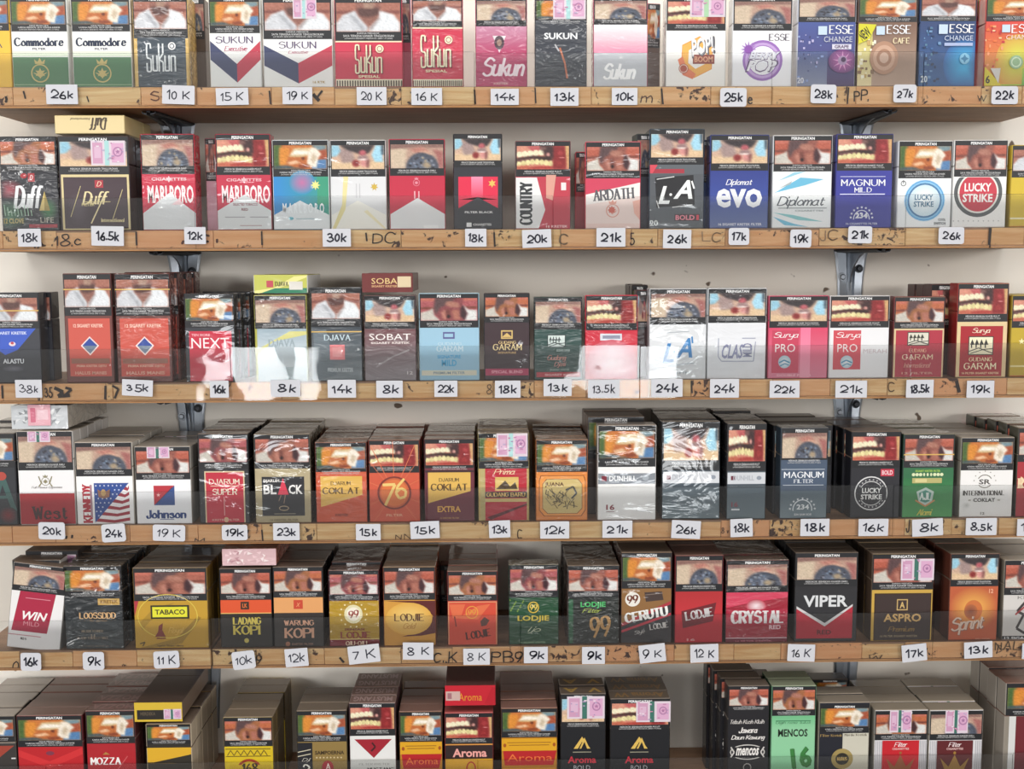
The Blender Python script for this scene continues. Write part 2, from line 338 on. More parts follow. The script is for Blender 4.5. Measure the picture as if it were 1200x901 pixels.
# ------------------------------------------------------------------ printed health warnings (photo = coloured grid)
NX, NY = 44, 26
def _rgb(h): return np.array([int(h[i:i + 2], 16) / 255 for i in (0, 2, 4)])
def picture(kind, seed):
    rs = np.random.RandomState(seed * 13 + 5)
    u, v = np.meshgrid(np.linspace(0, 1, NX + 1), np.linspace(0, 1, NY + 1))
    img = np.zeros(u.shape + (3,))
    def fill(h): img[:] = _rgb(h)
    def mask(m, h): img[:] = img * (1 - m[..., None]) + _rgb(h) * m[..., None]
    def el(cx, cy, rx, ry, h, soft=0.25, rot=0):
        c, s = math.cos(rot), math.sin(rot); a = (u - cx) * c + (v - cy) * s; b = -(u - cx) * s + (v - cy) * c
        d = np.sqrt((a / rx) ** 2 + (b / ry) ** 2); mask(np.clip((1 + soft - d) / (2 * soft), 0, 1), h)
    def half(a, b, c, h, soft=0.05): mask(np.clip((a * u + b * v - c) / soft + 0.5, 0, 1), h)
    def pg(pts, h, blur=1):
        m = np.zeros(u.shape); S = 3
        for dj in range(S):
            for di in range(S):
                x = u + (di - 1) / S / NX; y = v + (dj - 1) / S / NY; ins = np.zeros(u.shape, bool)
                for (x0, y0), (x1, y1) in zip(pts, pts[1:] + pts[:1]):
                    if y0 == y1: continue
                    ins ^= ((y0 > y) != (y1 > y)) & (x < (x1 - x0) * (y - y0) / (y1 - y0) + x0)
                m += ins
        m /= S * S
        for _ in range(blur):
            mm = np.pad(m, 1, mode='edge'); m = (mm[1:-1, 1:-1] * 2 + mm[:-2, 1:-1] + mm[2:, 1:-1] + mm[1:-1, :-2] + mm[1:-1, 2:]) / 6
        mask(m, h)
    if kind == 'hand':
        fill('d08a50'); pg([(0, 0), (.14, 0), (.1, .5), (.12, 1), (0, 1)], '5c7c48', 2); pg([(.1, .1), (.3, .12), (.24, .8), (.1, .85)], 'e0a04c', 2); pg([(.7, 0), (1, 0), (1, .3), (.8, .2)], '8ca4ac', 2)
        pg([(.8, .25), (1, .15), (1, .6), (.85, .6)], 'b4684c'); pg([(.78, .62), (1, .58), (1, 1), (.7, 1)], '6c94bc'); pg([(0, .88), (.4, .82), (.6, 1), (0, 1)], '5c6c74', 2)
        pg([(.22, .8), (.3, .5), (.66, .45), (.6, .92), (.4, .95)], 'c8804c', 2); pg([(.24, .72), (.42, .62), (.5, .75), (.3, .82)], 'e8c4a4'); pg([(.28, .48), (.38, .12), (.7, .1), (.68, .42), (.5, .5)], 'dcc8a4'); pg([(.32, .4), (.4, .2), (.68, .24), (.66, .38)], 'f6efe4')
        pg([(.7, .08), (.8, .12), (.9, .38), (.84, .52), (.8, .95), (.62, .85), (.64, .4)], 'f0e8dc'); pg([(.74, .3), (.8, .5), (.74, .8), (.7, .6)], 'd0c0a8', 2); el(.55, .55, .03, .06, '7c4428', .5); pg([(.45, .85), (.65, .8), (.68, .95), (.5, .98)], '9c5838')
    elif kind == 'neck':
        sh = ['c27460', 'c8805c', 'ba7074', 'b87868'][seed % 4]; fill(sh); pg([(0, .4), (1, .36), (1, .46), (0, .5)], '8c5448', 1); pg([(0, 0), (1, 0), (1, .1), (0, .12)], 'cc8474')
        pg([(0, .64), (.17, .52), (.22, .42), (.24, .76), (.36, 1), (0, 1)], 'd2cec6'); pg([(.74, .28), (.84, .5), (1, .54), (1, 1), (.76, 1), (.82, .7)], 'e2e2e0')
        pg([(.25, 0), (.76, 0), (.73, .35), (.78, 1), (.34, 1), (.24, .62)], ['a46c60', 'b07c58', '9c5c60', 'a87464'][seed % 4]); pg([(.26, 0), (.62, 0), (.5, .25), (.34, .42), (.26, .78), (.23, .4)], '70585a', 2)
        pg([(.48, .12), (.66, .2), (.7, .42), (.52, .4), (.42, .28)], 'bc8c7c', 2); pg([(.36, .62), (.44, .5), (.46, .9), (.4, .98)], 'c89484', 2); pg([(.54, .55), (.68, .5), (.7, .95), (.58, .95)], 'bc8474', 2)
        pg([(.74, .28), (.82, .68), (.78, .98), (.7, .8), (.7, .5)], '54343c'); pg([(.45, .5), (.5, .5), (.52, .85), (.46, .85)], '804c44', 2); el(.49, .82, .03, .07, '3c1c1c', .5)
    elif kind == 'shirt':
        fill('b88474'); pg([(0, .28), (1, .26), (1, .36), (0, .38)], '946058'); pg([(.3, 0), (.7, 0), (.66, .5), (.5, .9), (.34, .5)], 'a4786c'); pg([(.32, .2), (.68, .15), (.66, .42), (.5, .5), (.36, .45)], '70504c', 2); pg([(.42, 0), (.6, 0), (.58, .2), (.44, .2)], 'b89c8c')
        pg([(0, .7), (.1, .42), (.3, .26), (.34, .45), (.5, .85), (.48, 1), (0, 1)], 'd6d8dc'); pg([(.68, .26), (.9, .4), (1, .7), (1, 1), (.5, 1), (.52, .85), (.66, .55)], 'e6e9ec'); pg([(.2, .4), (.3, .5), (.46, .95), (.4, .95)], 'b4b6bc', 2); pg([(.66, .5), (.69, .5), (.55, .95), (.51, .9)], 'b0a8a8')
    elif kind == 'teeth':
        fill('d89c88'); pg([(0, 0), (.45, 0), (.45, .25), (0, .35)], 'dca490'); pg([(.2, 0), (.5, 0), (.48, .2), (.3, .26)], 'c87474', 2)
        for i in range(5): el(.05 + i * .105, .36 - .02 * i, .06, .13, 'f0ead0', .12)
        pg([(.44, 0), (.74, 0), (.74, .55), (.55, .48), (.5, .2)], '54383a', 2); el(.6, .37, .035, .08, 'd8a8a0', .4); el(.5, .1, .06, .08, '8c6c68', .5)
        pg([(0, .52), (.3, .42), (.62, .46), (.72, .6), (.6, .62), (.3, .64), (0, .74)], '4c3430'); pg([(.02, .58), (.3, .52), (.45, .55), (.2, .66), (0, .7)], '946868', 2)
        for i in range(8): el(.04 + i * .087, .78 - .1 * math.sin(i * .42), .048, .12, ['ece2b4', 'e2d8a8'][i % 2], .12)
        pg([(.2, .92), (.45, .86), (.68, .86), (.68, 1), (.2, 1)], 'b85048'); pg([(0, .86), (.2, .84), (.3, 1), (0, 1)], 'c87860', 2); pg([(.7, 0), (.93, 0), (.96, .5), (.94, 1), (.68, 1), (.7, .6)], '9c3438', 2)
        el(.84, .3, .05, .1, 'b85054', .5); el(.86, .5, .05, .02, 'd89090', .4); el(.82, .75, .06, .1, 'ac4444', .5); pg([(.93, 0), (1, 0), (1, 1), (.97, .9)], 'd8bc88')
    elif kind == 'lung':
        fill('c8ac9c'); pg([(0, .1), (.3, .1), (.28, 1), (0, 1)], 'd8c8b4', 3); pg([(0, 0), (1, 0), (1, .14), (.5, .12), (0, .2)], '9c7c74', 2); pg([(.35, .2), (.6, .1), (.75, .3), (.5, .38)], 'c49084', 3); pg([(.8, .2), (1, .3), (1, 1), (.92, 1), (.88, .5)], 'b47c78', 3)
        el(.6, 1.02, .31, .68, '585c68', .07); el(.6, .95, .24, .45, '747c8c', .5)
        for i in range(26):
            a = rs.rand() * 3.14; q = rs.rand() ** .5 * .25; el(.6 + q * math.cos(a), 1.0 - 2.1 * q * math.sin(a), .022, .04, rs.choice(['a8acb8', '34343c', '8c9cb0', '4c4850', 'b4a894']), .6)
        el(.68, .86, .07, .12, 'b8a890', .5); pg([(.5, .3), (.66, .26), (.8, .42), (.76, .44), (.64, .34)], 'dcb8a4')
    elif kind == 'surg':
        fill('d8bca8'); pg([(0, .7), (1, .65), (1, 1), (0, 1)], 'e4ccac', 3); pg([(.1, .1), (.4, .2), (.45, .7), (.2, .75)], 'b4a09c', 3); pg([(.15, 0), (.82, 0), (.72, .3), (.6, .42), (.45, .3), (.3, .2)], '4c4448', 2)
        pg([(0, 0), (.14, 0), (.17, .25), (.1, .45), (0, .5)], 'a8d0e0'); pg([(.84, 0), (.95, 0), (.98, .7), (.82, .7), (.76, .4)], 'b4dcec'); pg([(.94, 0), (1, 0), (1, .4), (.95, .4)], '5c7484')
        el(.59, .32, .07, .12, 'c4747c', .4); pg([(.5, .45), (.68, .42), (.7, .6), (.5, .62)], 'a89090', 2); el(.46, .76, .07, .14, '9c4040', .4); el(.62, .75, .08, .16, 'dca4a0', .5); el(.6, .6, .1, .03, 'ece0dc', .5); pg([(.66, .6), (.72, .6), (.7, .95), (.66, .95)], '8c5c5c', 2)
    img += rs.normal(0, 0.022, img.shape[:2])[..., None]
    return np.clip(img, 0, 1) ** 1.32
SENT = {'hand': ('ROKOK MERUSAK TUBUH', 'KARENA MEROKOK, SAYA TERKENA KANKER', 'LAYANAN BERHENTI MEROKOK (0800-177-6565)'),
 'neck': ('KARENA MEROKOK,', 'SAYA TERKENA KANKER TENGGOROKAN', 'LAYANAN BERHENTI MEROKOK (0800-177-6565)'),
 'shirt': ('KARENA MEROKOK,', 'SAYA TERKENA KANKER TENGGOROKAN', 'LAYANAN BERHENTI MEROKOK (0800-177-6565)'),
 'teeth': (None, 'MEROKOK SEBABKAN KANKER MULUT', 'LAYANAN BERHENTI MEROKOK (0800-177-6565)'),
 'lung': (None, 'MEROKOK SEBABKAN KANKER PARU', 'LAYANAN BERHENTI MEROKOK (0800-177-6565)'),
 'surg': (None, 'MEROKOK SEBABKAN KANKER TENGGOROKAN', 'LAYANAN BERHENTI MEROKOK (0800-177-6565)')}
_wm = {}
def warn_mesh(kind, seed, mat):
    key = (kind, seed, mat)
    if key in _wm: return _wm[key]
    D = Draw(); bk = '1b1c20'
    D.R(0, 0, 100, 100, bk)
    D.k += 1; img = picture(kind, seed)
    X = [2 + 96 * i / NX for i in range(NX + 1)]; Y = [13 + 66 * j / NY for j in range(NY + 1)]
    lc = np.where(img <= 0.04045, img / 12.92, ((img + 0.055) / 1.055) ** 2.4)
    def cc(j, i): return tuple(lc[j, i]) + (1,)
    for j in range(NY):
        for i in range(NX):
            D.poly([(X[i], Y[j]), (X[i + 1], Y[j]), (X[i + 1], Y[j + 1]), (X[i], Y[j + 1])], [cc(j, i), cc(j, i + 1), cc(j + 1, i + 1), cc(j + 1, i)], False)
    D.T('PERINGATAN', 30, 3, 70, 11, 'f2f2f2', 'b')
    a, b_, c = SENT[kind]
    if a: D.T(a, 33, 80.5, 67, 85, 'd8d8d8', 'n')
    y = 86 if a else 83
    D.T(b_, 12 if a else 16, y, 88 if a else 84, y + 5, 'e0e0e0', 'n'); D.T(c, 14, y + 6.5, 86, y + 11, 'd0d0d0', 'n')
    me = D.mesh('health_warning', lambda x: (x - 50) / 100, lambda y: -y / 100, 1e-4 / 3)
    me.materials.append(MAT[mat]); _wm[key] = me; return me

# ------------------------------------------------------------------ shelf heights
SHELF_PX = {1: 101.5, 2: 268.5, 3: 446, 4: 611.5, 5: 757, 6: 937}
SHELF_Z = {k: W(600, v).z for k, v in SHELF_PX.items()}
SHELF_NAME = {1: 'top shelf', 2: 'second shelf', 3: 'third shelf', 4: 'fourth shelf', 5: 'fifth shelf', 6: 'bottom shelf'}
PY0 = 0.004            # front faces of the packs
def stamp(D, x0, y0, x1, y1, k=0):
    rs = random.Random(int(x0 * 7 + y0)); w_ = x1 - x0; h = y1 - y0
    D.R(x0, y0, x1, y1, 'dcced8'); D.R(x0 + w_ * 0.05, y0 + h * 0.08, x0 + w_ * 0.34, y1 - h * 0.08, 'cc9ab8'); D.R(x0 + w_ * 0.10, y0 + h * 0.25, x0 + w_ * 0.29, y1 - h * 0.3, 'd8b4cc')
    D.R(x0 + w_ * 0.40, y0, x0 + w_ * 0.53, y1, ['3c7064', 'a8d4d4', 'a8d0a8'][k % 3]); D.R(x0 + w_ * 0.6, y0 + h * 0.1, x1 - w_ * 0.05, y1 - h * 0.12, 'd8a8c8')
    D.O(x0 + w_ * 0.78, y0 + h * 0.45, h * 0.2, h * 0.06, 'b07ca4'); D.star(x0 + w_ * 0.78, y0 + h * 0.45, h * 0.11, 'a06c98')
    for _ in range(16):
        a, b = x0 + rs.random() * w_ * .9, y0 + rs.random() * h * .88; D.R(a, b, a + w_ * rs.uniform(.03, .1), b + h * .05, rs.choice(['c080a8', 'e8dce4', 'a890b8', 'd490b0', 'b8a8c8']))
def sukun(D, x0, y0, x1, y1, c, w_=None):
    W_ = (x1 - x0) / 4.0; w_ = w_ or W_ * 0.21; ym = y0 + (y1 - y0) * 0.42; g = W_ * 0.56; yy = y0 + (y1 - y0) * 0.18
    X = [x0 + i * (x1 - x0 + W_ * 0.15) / 5 for i in range(5)]
    a = X[0]; D.L([(a + g, yy), (a + g * 0.9, y0), (a + g * .1, y0), (a, yy), (a, ym), (a + g * .1, ym + 3), (a + g * .9, ym + 4), (a + g, ym + 6), (a + g, y1 - 2), (a + g * .85, y1), (a + g * .1, y1), (a, y1 - 2), (a, ym + 9)], w_, c)
    a = X[1]; D.L([(a, ym), (a, y1 - 1), (a + g, y1 - 1), (a + g, ym)], w_, c)
    a = X[2]; D.L([(a, y0), (a, y1)], w_, c); D.L([(a + g, y0), (a + g, ym - 2), (a, ym + 5), (a + g, ym + 8), (a + g, y1)], w_, c)
    a = X[3]; D.L([(a, ym), (a, y1 - 1), (a + g, y1 - 1), (a + g, ym)], w_, c)
    a = X[4]; D.L([(a, y1), (a, ym + 1), (a + g, ym + 1), (a + g, y1)], w_, c)

def mixh(a, b, t): return ''.join('%02x' % int(int(a[i:i + 2], 16) * (1 - t) + int(b[i:i + 2], 16) * t) for i in (0, 2, 4))
SLOT = {}
def pack(row, x0, x1, yt, ph, kind, base, draw, desc, n=0, dr=0.0, side=None, top=None, mat='wrap', seed=0, roll=0, yaw=0, pitch=0,
         depth=0.0212, st=None, hdr=None, tape=None, dy=0.0, ind=0.0, frame_top=None, qh=0, plural=None, qoff=0.0, toptext=None):
    """one front pack of a row plus the n packs queued behind it; ph = pixel row where the warning ends"""
    z0 = SHELF_Z[row]; xm = (x0 + x1) / 2; Y = PY0 + dy
    # where this shelf's top meets the front plane under the pack
    a = W(x0, yt, Y); b = W(x1, yt, Y)
    ym = (yt + SHELF_PX[row]) / 2
    wx0 = W(x0, ym, Y).x; wx1 = W(x1, ym, Y).x
    wd = wx1 - wx0 - 0.0004; xc = (wx0 + wx1) / 2
    ht = W(xm, yt, Y).z - z0
    yb = proj(xc, Y, z0)[1]
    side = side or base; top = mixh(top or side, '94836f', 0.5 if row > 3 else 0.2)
    root = bpy.data.objects.new('cigarette_pack', None); C.objects.link(root)
    root.empty_display_size = 0.01; root.location = (xc, Y + depth / 2, z0 + 0.0002); root.rotation_euler = (math.radians(pitch), math.radians(roll), math.radians(yaw))
    tag(root, desc, 'cigarette pack')
    lidz = ht * 0.70; bd = 0.0007
    mb = box_mesh('body', -wd / 2, wd / 2, -depth / 2, depth / 2, 0, lidz, base, side, top, bd); mb.materials.append(MAT[mat])
    ml = box_mesh('lid', -wd / 2, wd / 2, -depth / 2, depth / 2, lidz + 0.0002, ht, base, side, top, bd); ml.materials.append(MAT[mat])
    link('body', mb, root); link('lid', ml, root)
    fx = lambda px: (px - xm) / (x1 - x0) * (wd - 2 * bd * 0.6); fz = lambda py: (yb - py) / (yb - yt) * ht
    yt_eff = yt if frame_top is None else frame_top
    sw = wd - 2 * bd; e = ind / (x1 - x0) * wd
    hz = fz(yt) - 0.0008 if hdr is None else fz(hdr)
    link('health_warning', warn_mesh(kind, seed, mat), root, (0, -depth / 2 - 5e-5, hz), None, (sw - 2 * e, 1, hz - fz(ph)))
    D = Draw(); draw(D)
    me = D.mesh('front_print', fx, fz); me.materials.append(MAT[mat])
    for v in me.vertices: v.co.x = max(-sw / 2, min(sw / 2, v.co.x)); v.co.z = max(bd, min(ht - bd, v.co.z))
    link('front_print', me, root, (0, -depth / 2 - 6e-5, 0))
    if st:
        S = Draw(); stamp(S, *st[:4], k=(st[4] if len(st) > 4 else 0)); ms = S.mesh('tax_stamp', fx, fz); ms.materials.append(MAT[mat])
        for v in ms.vertices: v.co.z = min(ht - bd, v.co.z)
        link('tax_stamp', ms, root, (0, -depth / 2 - 2.6e-4, 0))
    if tape:
        S = Draw(); S.R(x0, tape, x1, tape + 1.3, 'd9b25c'); ms = S.mesh('tear_tape', fx, fz); ms.materials.append(MAT[mat]); link('tear_tape', ms, root, (0, -depth / 2 - 3e-4, 0))
    if toptext:
        S = Draw(); S.T(toptext[0], -wd * .42, -depth * .3, wd * .42, depth * .3, toptext[1], 'b', 180); S.k = 0
        tm = bpy.data.meshes.new('top_print'); tm.from_pydata([(v[0], -v[1], 0) for v in S.v], [], S.f); setcol(tm, S.c); tm.materials.append(MAT[mat]); link('top_print', tm, root, (0, 0, ht + 6e-5))
    kids = list(root.children)
    for i in range(n):
        y = root.location.y + qoff + (i + 1) * (depth + 0.0011)
        if y + depth / 2 > 0.1225: break
        r = root.copy(); C.objects.link(r)
        jx = random.uniform(-0.0006, 0.0006) + dr * (i + 1); r.location = (xc + jx, y, z0 + 0.0002)
        r.rotation_euler = (0, 0, math.radians(random.uniform(-0.5, 0.5)))
        r.scale = (1, 1, 1 + qh + random.uniform(-0.012, 0.012))
        r['label'] = ['second', 'third', 'fourth', 'fifth', 'sixth'][i] + ' pack back in the queue behind the ' + (plural or desc); r['group'] = 'queue behind the ' + desc
        for ch in kids:
            if ch.name.startswith('tear'): continue
            c = ch.copy(); C.objects.link(c); c.parent = r
    return root

def lying(row, x0, x1, y0, y1, base, side, top, draw, desc, depth=0.088, Y=PY0, n=0, mat='wrap', st=None, yaw=0, zbot=None):
    "a pack lying on its back on the heads of the standing ones, its foot towards us"
    xm = (x0 + x1) / 2; ym = (y0 + y1) / 2
    wx0 = W(x0, ym, Y).x; wx1 = W(x1, ym, Y).x; wd = wx1 - wx0; xc = (wx0 + wx1) / 2; z0 = W(xm, y1, Y).z + 0.0005; ht = W(xm, y0, Y).z - z0
    if zbot is not None: z0 = zbot
    root = bpy.data.objects.new('cigarette_pack', None); C.objects.link(root); root.empty_display_size = 0.01
    root.location = (xc, Y, z0); root.rotation_euler = (0, 0, math.radians(yaw)); tag(root, desc, 'cigarette pack')
    mb = box_mesh('body', -wd / 2, wd / 2, 0, depth * 0.7, 0, ht, base, side, top, 0.0006); mb.materials.append(MAT[mat]); link('body', mb, root)
    ml = box_mesh('lid', -wd / 2, wd / 2, depth * 0.7 + 0.0002, depth, 0, ht, base, side, top, 0.0006); ml.materials.append(MAT[mat]); link('lid', ml, root)
    fx = lambda px: (px - xm) / (x1 - x0) * (wd - 0.0008); fz = lambda py: (y1 - py) / (y1 - y0) * ht
    D = Draw(); draw(D)
    if D.v:
        me = D.mesh('front_print', fx, fz); me.materials.append(MAT[mat]); link('front_print', me, root, (0, -6e-5, 0))
    if st:
        S = Draw(); stamp(S, *st[:4]); ms = S.mesh('tax_stamp', fx, fz); ms.materials.append(MAT[mat]); link('tax_stamp', ms, root, (0, -4e-4, 0))
    return root

# ------------------------------------------------------------------ the setting and the shelves
wl = plain_box('wall_back', -1.3, 1.3, 0.125, 0.2, -1.1, 1.0, PLASTER, bevel=0); wl['kind'] = 'structure'
BOARD = {1: [(-30, 1240, [-12, 15, 62, 78, 165, 230, 318, 392, 470, 556, 627, 693, 775, 833, 905, 993, 1003, 1076, 1150, 1198])],
         2: [(-30, 1159, [3, 66, 160, 250, 307, 386, 470, 579, 657, 740, 771, 850, 960, 1061, 1110]), (1161, 1240, [1200])],
         3: [(-30, 1240, [3, 49, 124, 132, 246, 330, 386, 470, 578, 626, 687, 760, 810, 846, 905, 973, 1040, 1064, 1122, 1180])],
         4: [(-30, 1240, [14, 65, 152, 232, 307, 371, 445, 515, 597, 660, 735, 845, 902, 960, 1060, 1115, 1170])],
         5: [(-30, 247, [23, 85, 160]), (249, 1240, [300, 380, 470, 530, 598, 640, 700, 790, 860, 915, 1010, 1060, 1158])],
         6: [(-30, 1240, [100, 300, 500, 700, 900, 1100])]}
TH = 0.0195
for row, segs in BOARD.items():
    z = SHELF_Z[row]; py = SHELF_PX[row] + 8
    for si, (xa, xb, js) in enumerate(segs):
        X0, X1 = W(xa, py).x, W(xb, py).x
        root = bpy.data.objects.new('shelf_board', None); C.objects.link(root); root.location = ((X0 + X1) / 2, 0, z); xo = (X0 + X1) / 2
        where = {1: '', 2: [' left board', ' short right board'][si], 5: [' short left board', ' long right board'][si] if row == 5 else ''}.get(row, '')
        lab = {(1, 0): 'blockboard shelf with scratched pale edge carrying the topmost packs', (2, 0): 'second shelf from top, long blockboard plank ending near the right edge',
               (2, 1): 'short piece of second shelf continuing at the right edge of the photo', (3, 0): 'third shelf from top, pale blockboard plank with an old 35 scribble',
               (4, 0): 'fourth shelf from top, orange-tinted blockboard plank under the deep rows', (5, 0): 'short left piece of the fifth shelf, under the three leftmost packs',
               (5, 1): 'long right piece of the fifth shelf with old felt pen scribbles', (6, 0): 'lowest brown shelf surface, its front edge below the photo'}[(row, si)]
        tag(root, lab, 'shelf')
        L_ = X1 - X0
        plain_box('top_veneer', -L_ / 2, L_ / 2, 0.0003, 0.1245, -0.002, 0, UNDER, root, 0.0002)
        plain_box('core', -L_ / 2, L_ / 2, 0.006, 0.1245, -TH + 0.0025, -0.0021, UNDER, root, 0)
        plain_box('bottom_veneer', -L_ / 2, L_ / 2, -0.0005, 0.1245, -TH - 0.0006, -TH + 0.0022, UNDER, root, 0.0003)
        pe = plain_box('ply_edge', -L_ / 2, L_ / 2, -0.0012, -0.0005, -TH - 0.0006, -TH + 0.0022, PLY, root, 0.0002)
        xs = [X0] + [W(j, py).x for j in js if xa < j < xb] + [X1]
        for a, b in zip(xs, xs[1:]):
            dz = random.uniform(-0.0002, 0.0002); dyy = random.uniform(-0.0003, 0.0004)
            me = box_mesh('core_block', -(b - a) / 2 + 0.00025, (b - a) / 2 - 0.00025, dyy, 0.0058, -TH + 0.0023, -0.0003 if row else 0, bevel=0.0003); me.materials.append(WOOD)
            link('core_block', me, root, ((a + b) / 2 - xo, 0, 0))
# old felt pen marks on the shelf edges
def marks(row, items, left=False):
    D = Draw()
    for it in items:
        if it[0] == 'L': D.L(it[1], it[2], '2c1c16')
        else: D.T(it[0], *it[1:5], '2c1e1a' if len(it) < 6 else it[5], 'm', wt=1.0)
    z = SHELF_Z[row]
    r = [o for o in C.objects if o.name.startswith('shelf_board') and abs(o.location.z - z) < 1e-4]
    r.sort(key=lambda o: o.location.x)
    r = r[0] if row == 2 or left else r[-1]
    ox = r.location.x
    ym = SHELF_PX[row] + 10
    me = D.mesh('pen_marks', lambda px: W(px, ym).x - ox, lambda py: W(600, py).z - z, 2e-6); me.materials.append(MAT['ink'])
    link('pen_marks', me, r, (0, -0.0008, 0))
marks(1, [('L', [(7, 112), (8, 117), (6, 119)], 3), ('L', [(28, 106), (30, 115)], 2), ('L', [(102, 112), (104, 119)], 1.5), ('S', 176, 106, 187, 118, '6a3a28'), ('L', [(367, 110), (374, 118)], 4), ('L', [(378, 106), (370, 116)], 2.5),
    ('m', 750, 112, 765, 121, '5a3a30'), ('PP.', 1000, 105, 1018, 120), ('L', [(994, 103), (993, 123)], 1.6), ('L', [(316, 106), (317, 122)], 2), ('L', [(556, 105), (557, 122)], 2), ('L', [(775, 104), (777, 124)], 2), ('W', 1145, 112, 1156, 120), ('e', 876, 114, 882, 123), ('L', [(627, 103), (628, 121)], 1.5)])
marks(2, [('.18.c', 60, 272, 95, 287), ('L', [(160, 270), (160, 286)], 2), ('.c.', 212, 272, 256, 285, '5a2a1a'), ('DC', 436, 271, 464, 285), ('L', [(429, 272), (430, 282)], 2), ('L', [(579, 272), (580, 291)], 2), ('L', [(307, 270), (307, 286)], 2),
    ('JC', 960, 270, 982, 284, 'a08060'), ('5', 738, 273, 744, 288, '4a2a20'), ('LC', 822, 272, 845, 285, 'a88868'), ('C', 655, 274, 666, 287, 'a88c6c'), ('L', [(1160, 269), (1159, 290)], 3)])
marks(3, [('35', 52, 450, 62, 463, '3a1c14'), ('L', [(64, 451), (74, 456), (68, 461), (82, 460)], 4), ('L', [(77, 451), (84, 453), (76, 460)], 3), ('L', [(3, 448), (3, 463)], 2.4), ('L', [(124, 449), (123, 465)], 2.5), ('L', [(132, 449), (139, 453), (134, 464)], 2.5),
    ('L', [(810, 447), (811, 462)], 1.8), ('L', [(1120, 449), (1124, 463)], 4), ('C', 1040, 450, 1048, 462, '6a4a30'), ('L', [(1152, 451), (1164, 450)], 3), ('8', 570, 450, 577, 462, '7a5a3c')])
marks(4, [('..', 76, 622, 86, 627), ('..M.', 217, 627, 246, 634), ('NN', 463, 624, 482, 631, '4a2a1c'), ('C', 606, 620, 612, 632, '5a3a24'), ('L', [(307, 618), (308, 634)], 1.8), ('8 v', 845, 620, 854, 627, '4a2a1c'), ('J', 1061, 612, 1066, 628, '3a2014'), ('R', 1098, 612, 1106, 622, '4a3020')])
marks(5, [('0', 14, 768, 22, 780), ('. .', 210, 767, 216, 769)], True)
marks(5, [('9', 300, 764, 307, 775, '4a2c1c'), ('L', [(398, 768), (403, 774)], 2.5), ('C..K', 508, 762, 536, 776), ('PB9', 575, 762, 613, 777), ('NAL', 1165, 756, 1195, 768, '5a4630'), ('w', 1018, 771, 1034, 778, '4a3420')])

# brackets: pressed steel, a wall leg with a sunken middle channel and an arm under the board
def bracket(px, row, lab, h=0.125):
    z = SHELF_Z[row] - TH - 0.0008
    x = W(px, SHELF_PX[row] + 60, 0.125).x
    root = bpy.data.objects.new('shelf_bracket', None); C.objects.link(root); root.location = (x, 0.125, z)
    tag(root, lab, 'bracket', 'pressed steel shelf brackets')
    def strip(name, prof, path, mat):
        "prof: list of (x, normal offset) cross-section scaled along path [(y, z, half width, ny, nz)]"
        bm = bmesh.new(); rings = []
        for (y, zz, hw, ny, nz) in path:
            ring = [bm.verts.new((hw * a, y + ny * o, zz + nz * o)) for a, o in prof]
            ring += [bm.verts.new((hw * a, y + ny * (o - 0.0012), zz + nz * (o - 0.0012))) for a, o in reversed(prof)]
            rings.append(ring)
        for r0, r1 in zip(rings, rings[1:]):
            m_ = len(r0)
            for i in range(m_): bm.faces.new((r0[i], r0[(i + 1) % m_], r1[(i + 1) % m_], r1[i]))
        bm.faces.new(rings[0]); bm.faces.new(list(reversed(rings[-1])))
        bmesh.ops.recalc_face_normals(bm, faces=bm.faces[:])
        me = bpy.data.meshes.new(name); bm.to_mesh(me); bm.free(); me.materials.append(mat); return link(name, me, root)
    prof = [(-1, 0.0015), (-0.86, 0.003), (-0.34, 0.004), (-0.22, 0.0012), (0.16, 0.0012), (0.28, 0.004), (0.86, 0.003), (1, 0.0015)]
    strip('wall_leg', prof, [(0, -h, 0.010, -1, 0), (0, -h * 0.7, 0.0115, -1, 0), (0, -0.03, 0.0145, -1, 0), (0, -0.008, 0.0175, -1, 0), (0, -0.0015, 0.019, -1, 0)], STEEL)
    strip('arm', prof, [(-0.001, 0, 0.019, 0, -1), (-0.03, 0, 0.015, 0, -1), (-0.07, 0, 0.0105, 0, -1), (-0.108, 0, 0.007, 0, -1)], DARKSTEEL)
    # curved web joining arm and leg
    bm = bmesh.new(); pts = [(-0.0012, -0.045)] + [(-0.0012 - 0.06 * (1 - math.cos(t)), -0.045 + 0.042 * math.sin(t)) for t in [i * math.pi / 16 for i in range(1, 9)]] + [(-0.0012, -0.0025)]
    A = [bm.verts.new((-0.001, a, b)) for a, b in pts]; B = [bm.verts.new((0.0006, a, b)) for a, b in pts]
    bm.faces.new(A); bm.faces.new(list(reversed(B)))
    for i in range(len(A)): j = (i + 1) % len(A); bm.faces.new((A[i], B[i], B[j], A[j]))
    bmesh.ops.recalc_face_normals(bm, faces=bm.faces[:])
    me = bpy.data.meshes.new('web'); bm.to_mesh(me); bm.free(); me.materials.append(STEEL); link('web', me, root)
    for sx, sz in ((-0.0095, -0.030), (0.0085, -0.021)):
        bm = bmesh.new()
        for r1, r2, d0, d1 in ((0.0048, 0.0044, 0.0036, 0.0046), (0.0034, 0.0022, 0.0046, 0.0064)):
            bmesh.ops.create_cone(bm, cap_ends=True, segments=14, radius1=r1, radius2=r2, depth=d1 - d0, matrix=Matrix.Translation((sx, -(d0 + d1) / 2, sz)) @ Matrix.Rotation(math.pi / 2, 4, 'X'))
        me = bpy.data.meshes.new('screw'); bm.to_mesh(me); bm.free(); me.materials.append(DARKSTEEL if sx > 0 else STEEL); link('screw', me, root)
BL = {1: 'under the top shelf', 2: 'under the second shelf', 3: 'under the third shelf', 4: 'under the fourth shelf', 5: 'under the fifth shelf'}
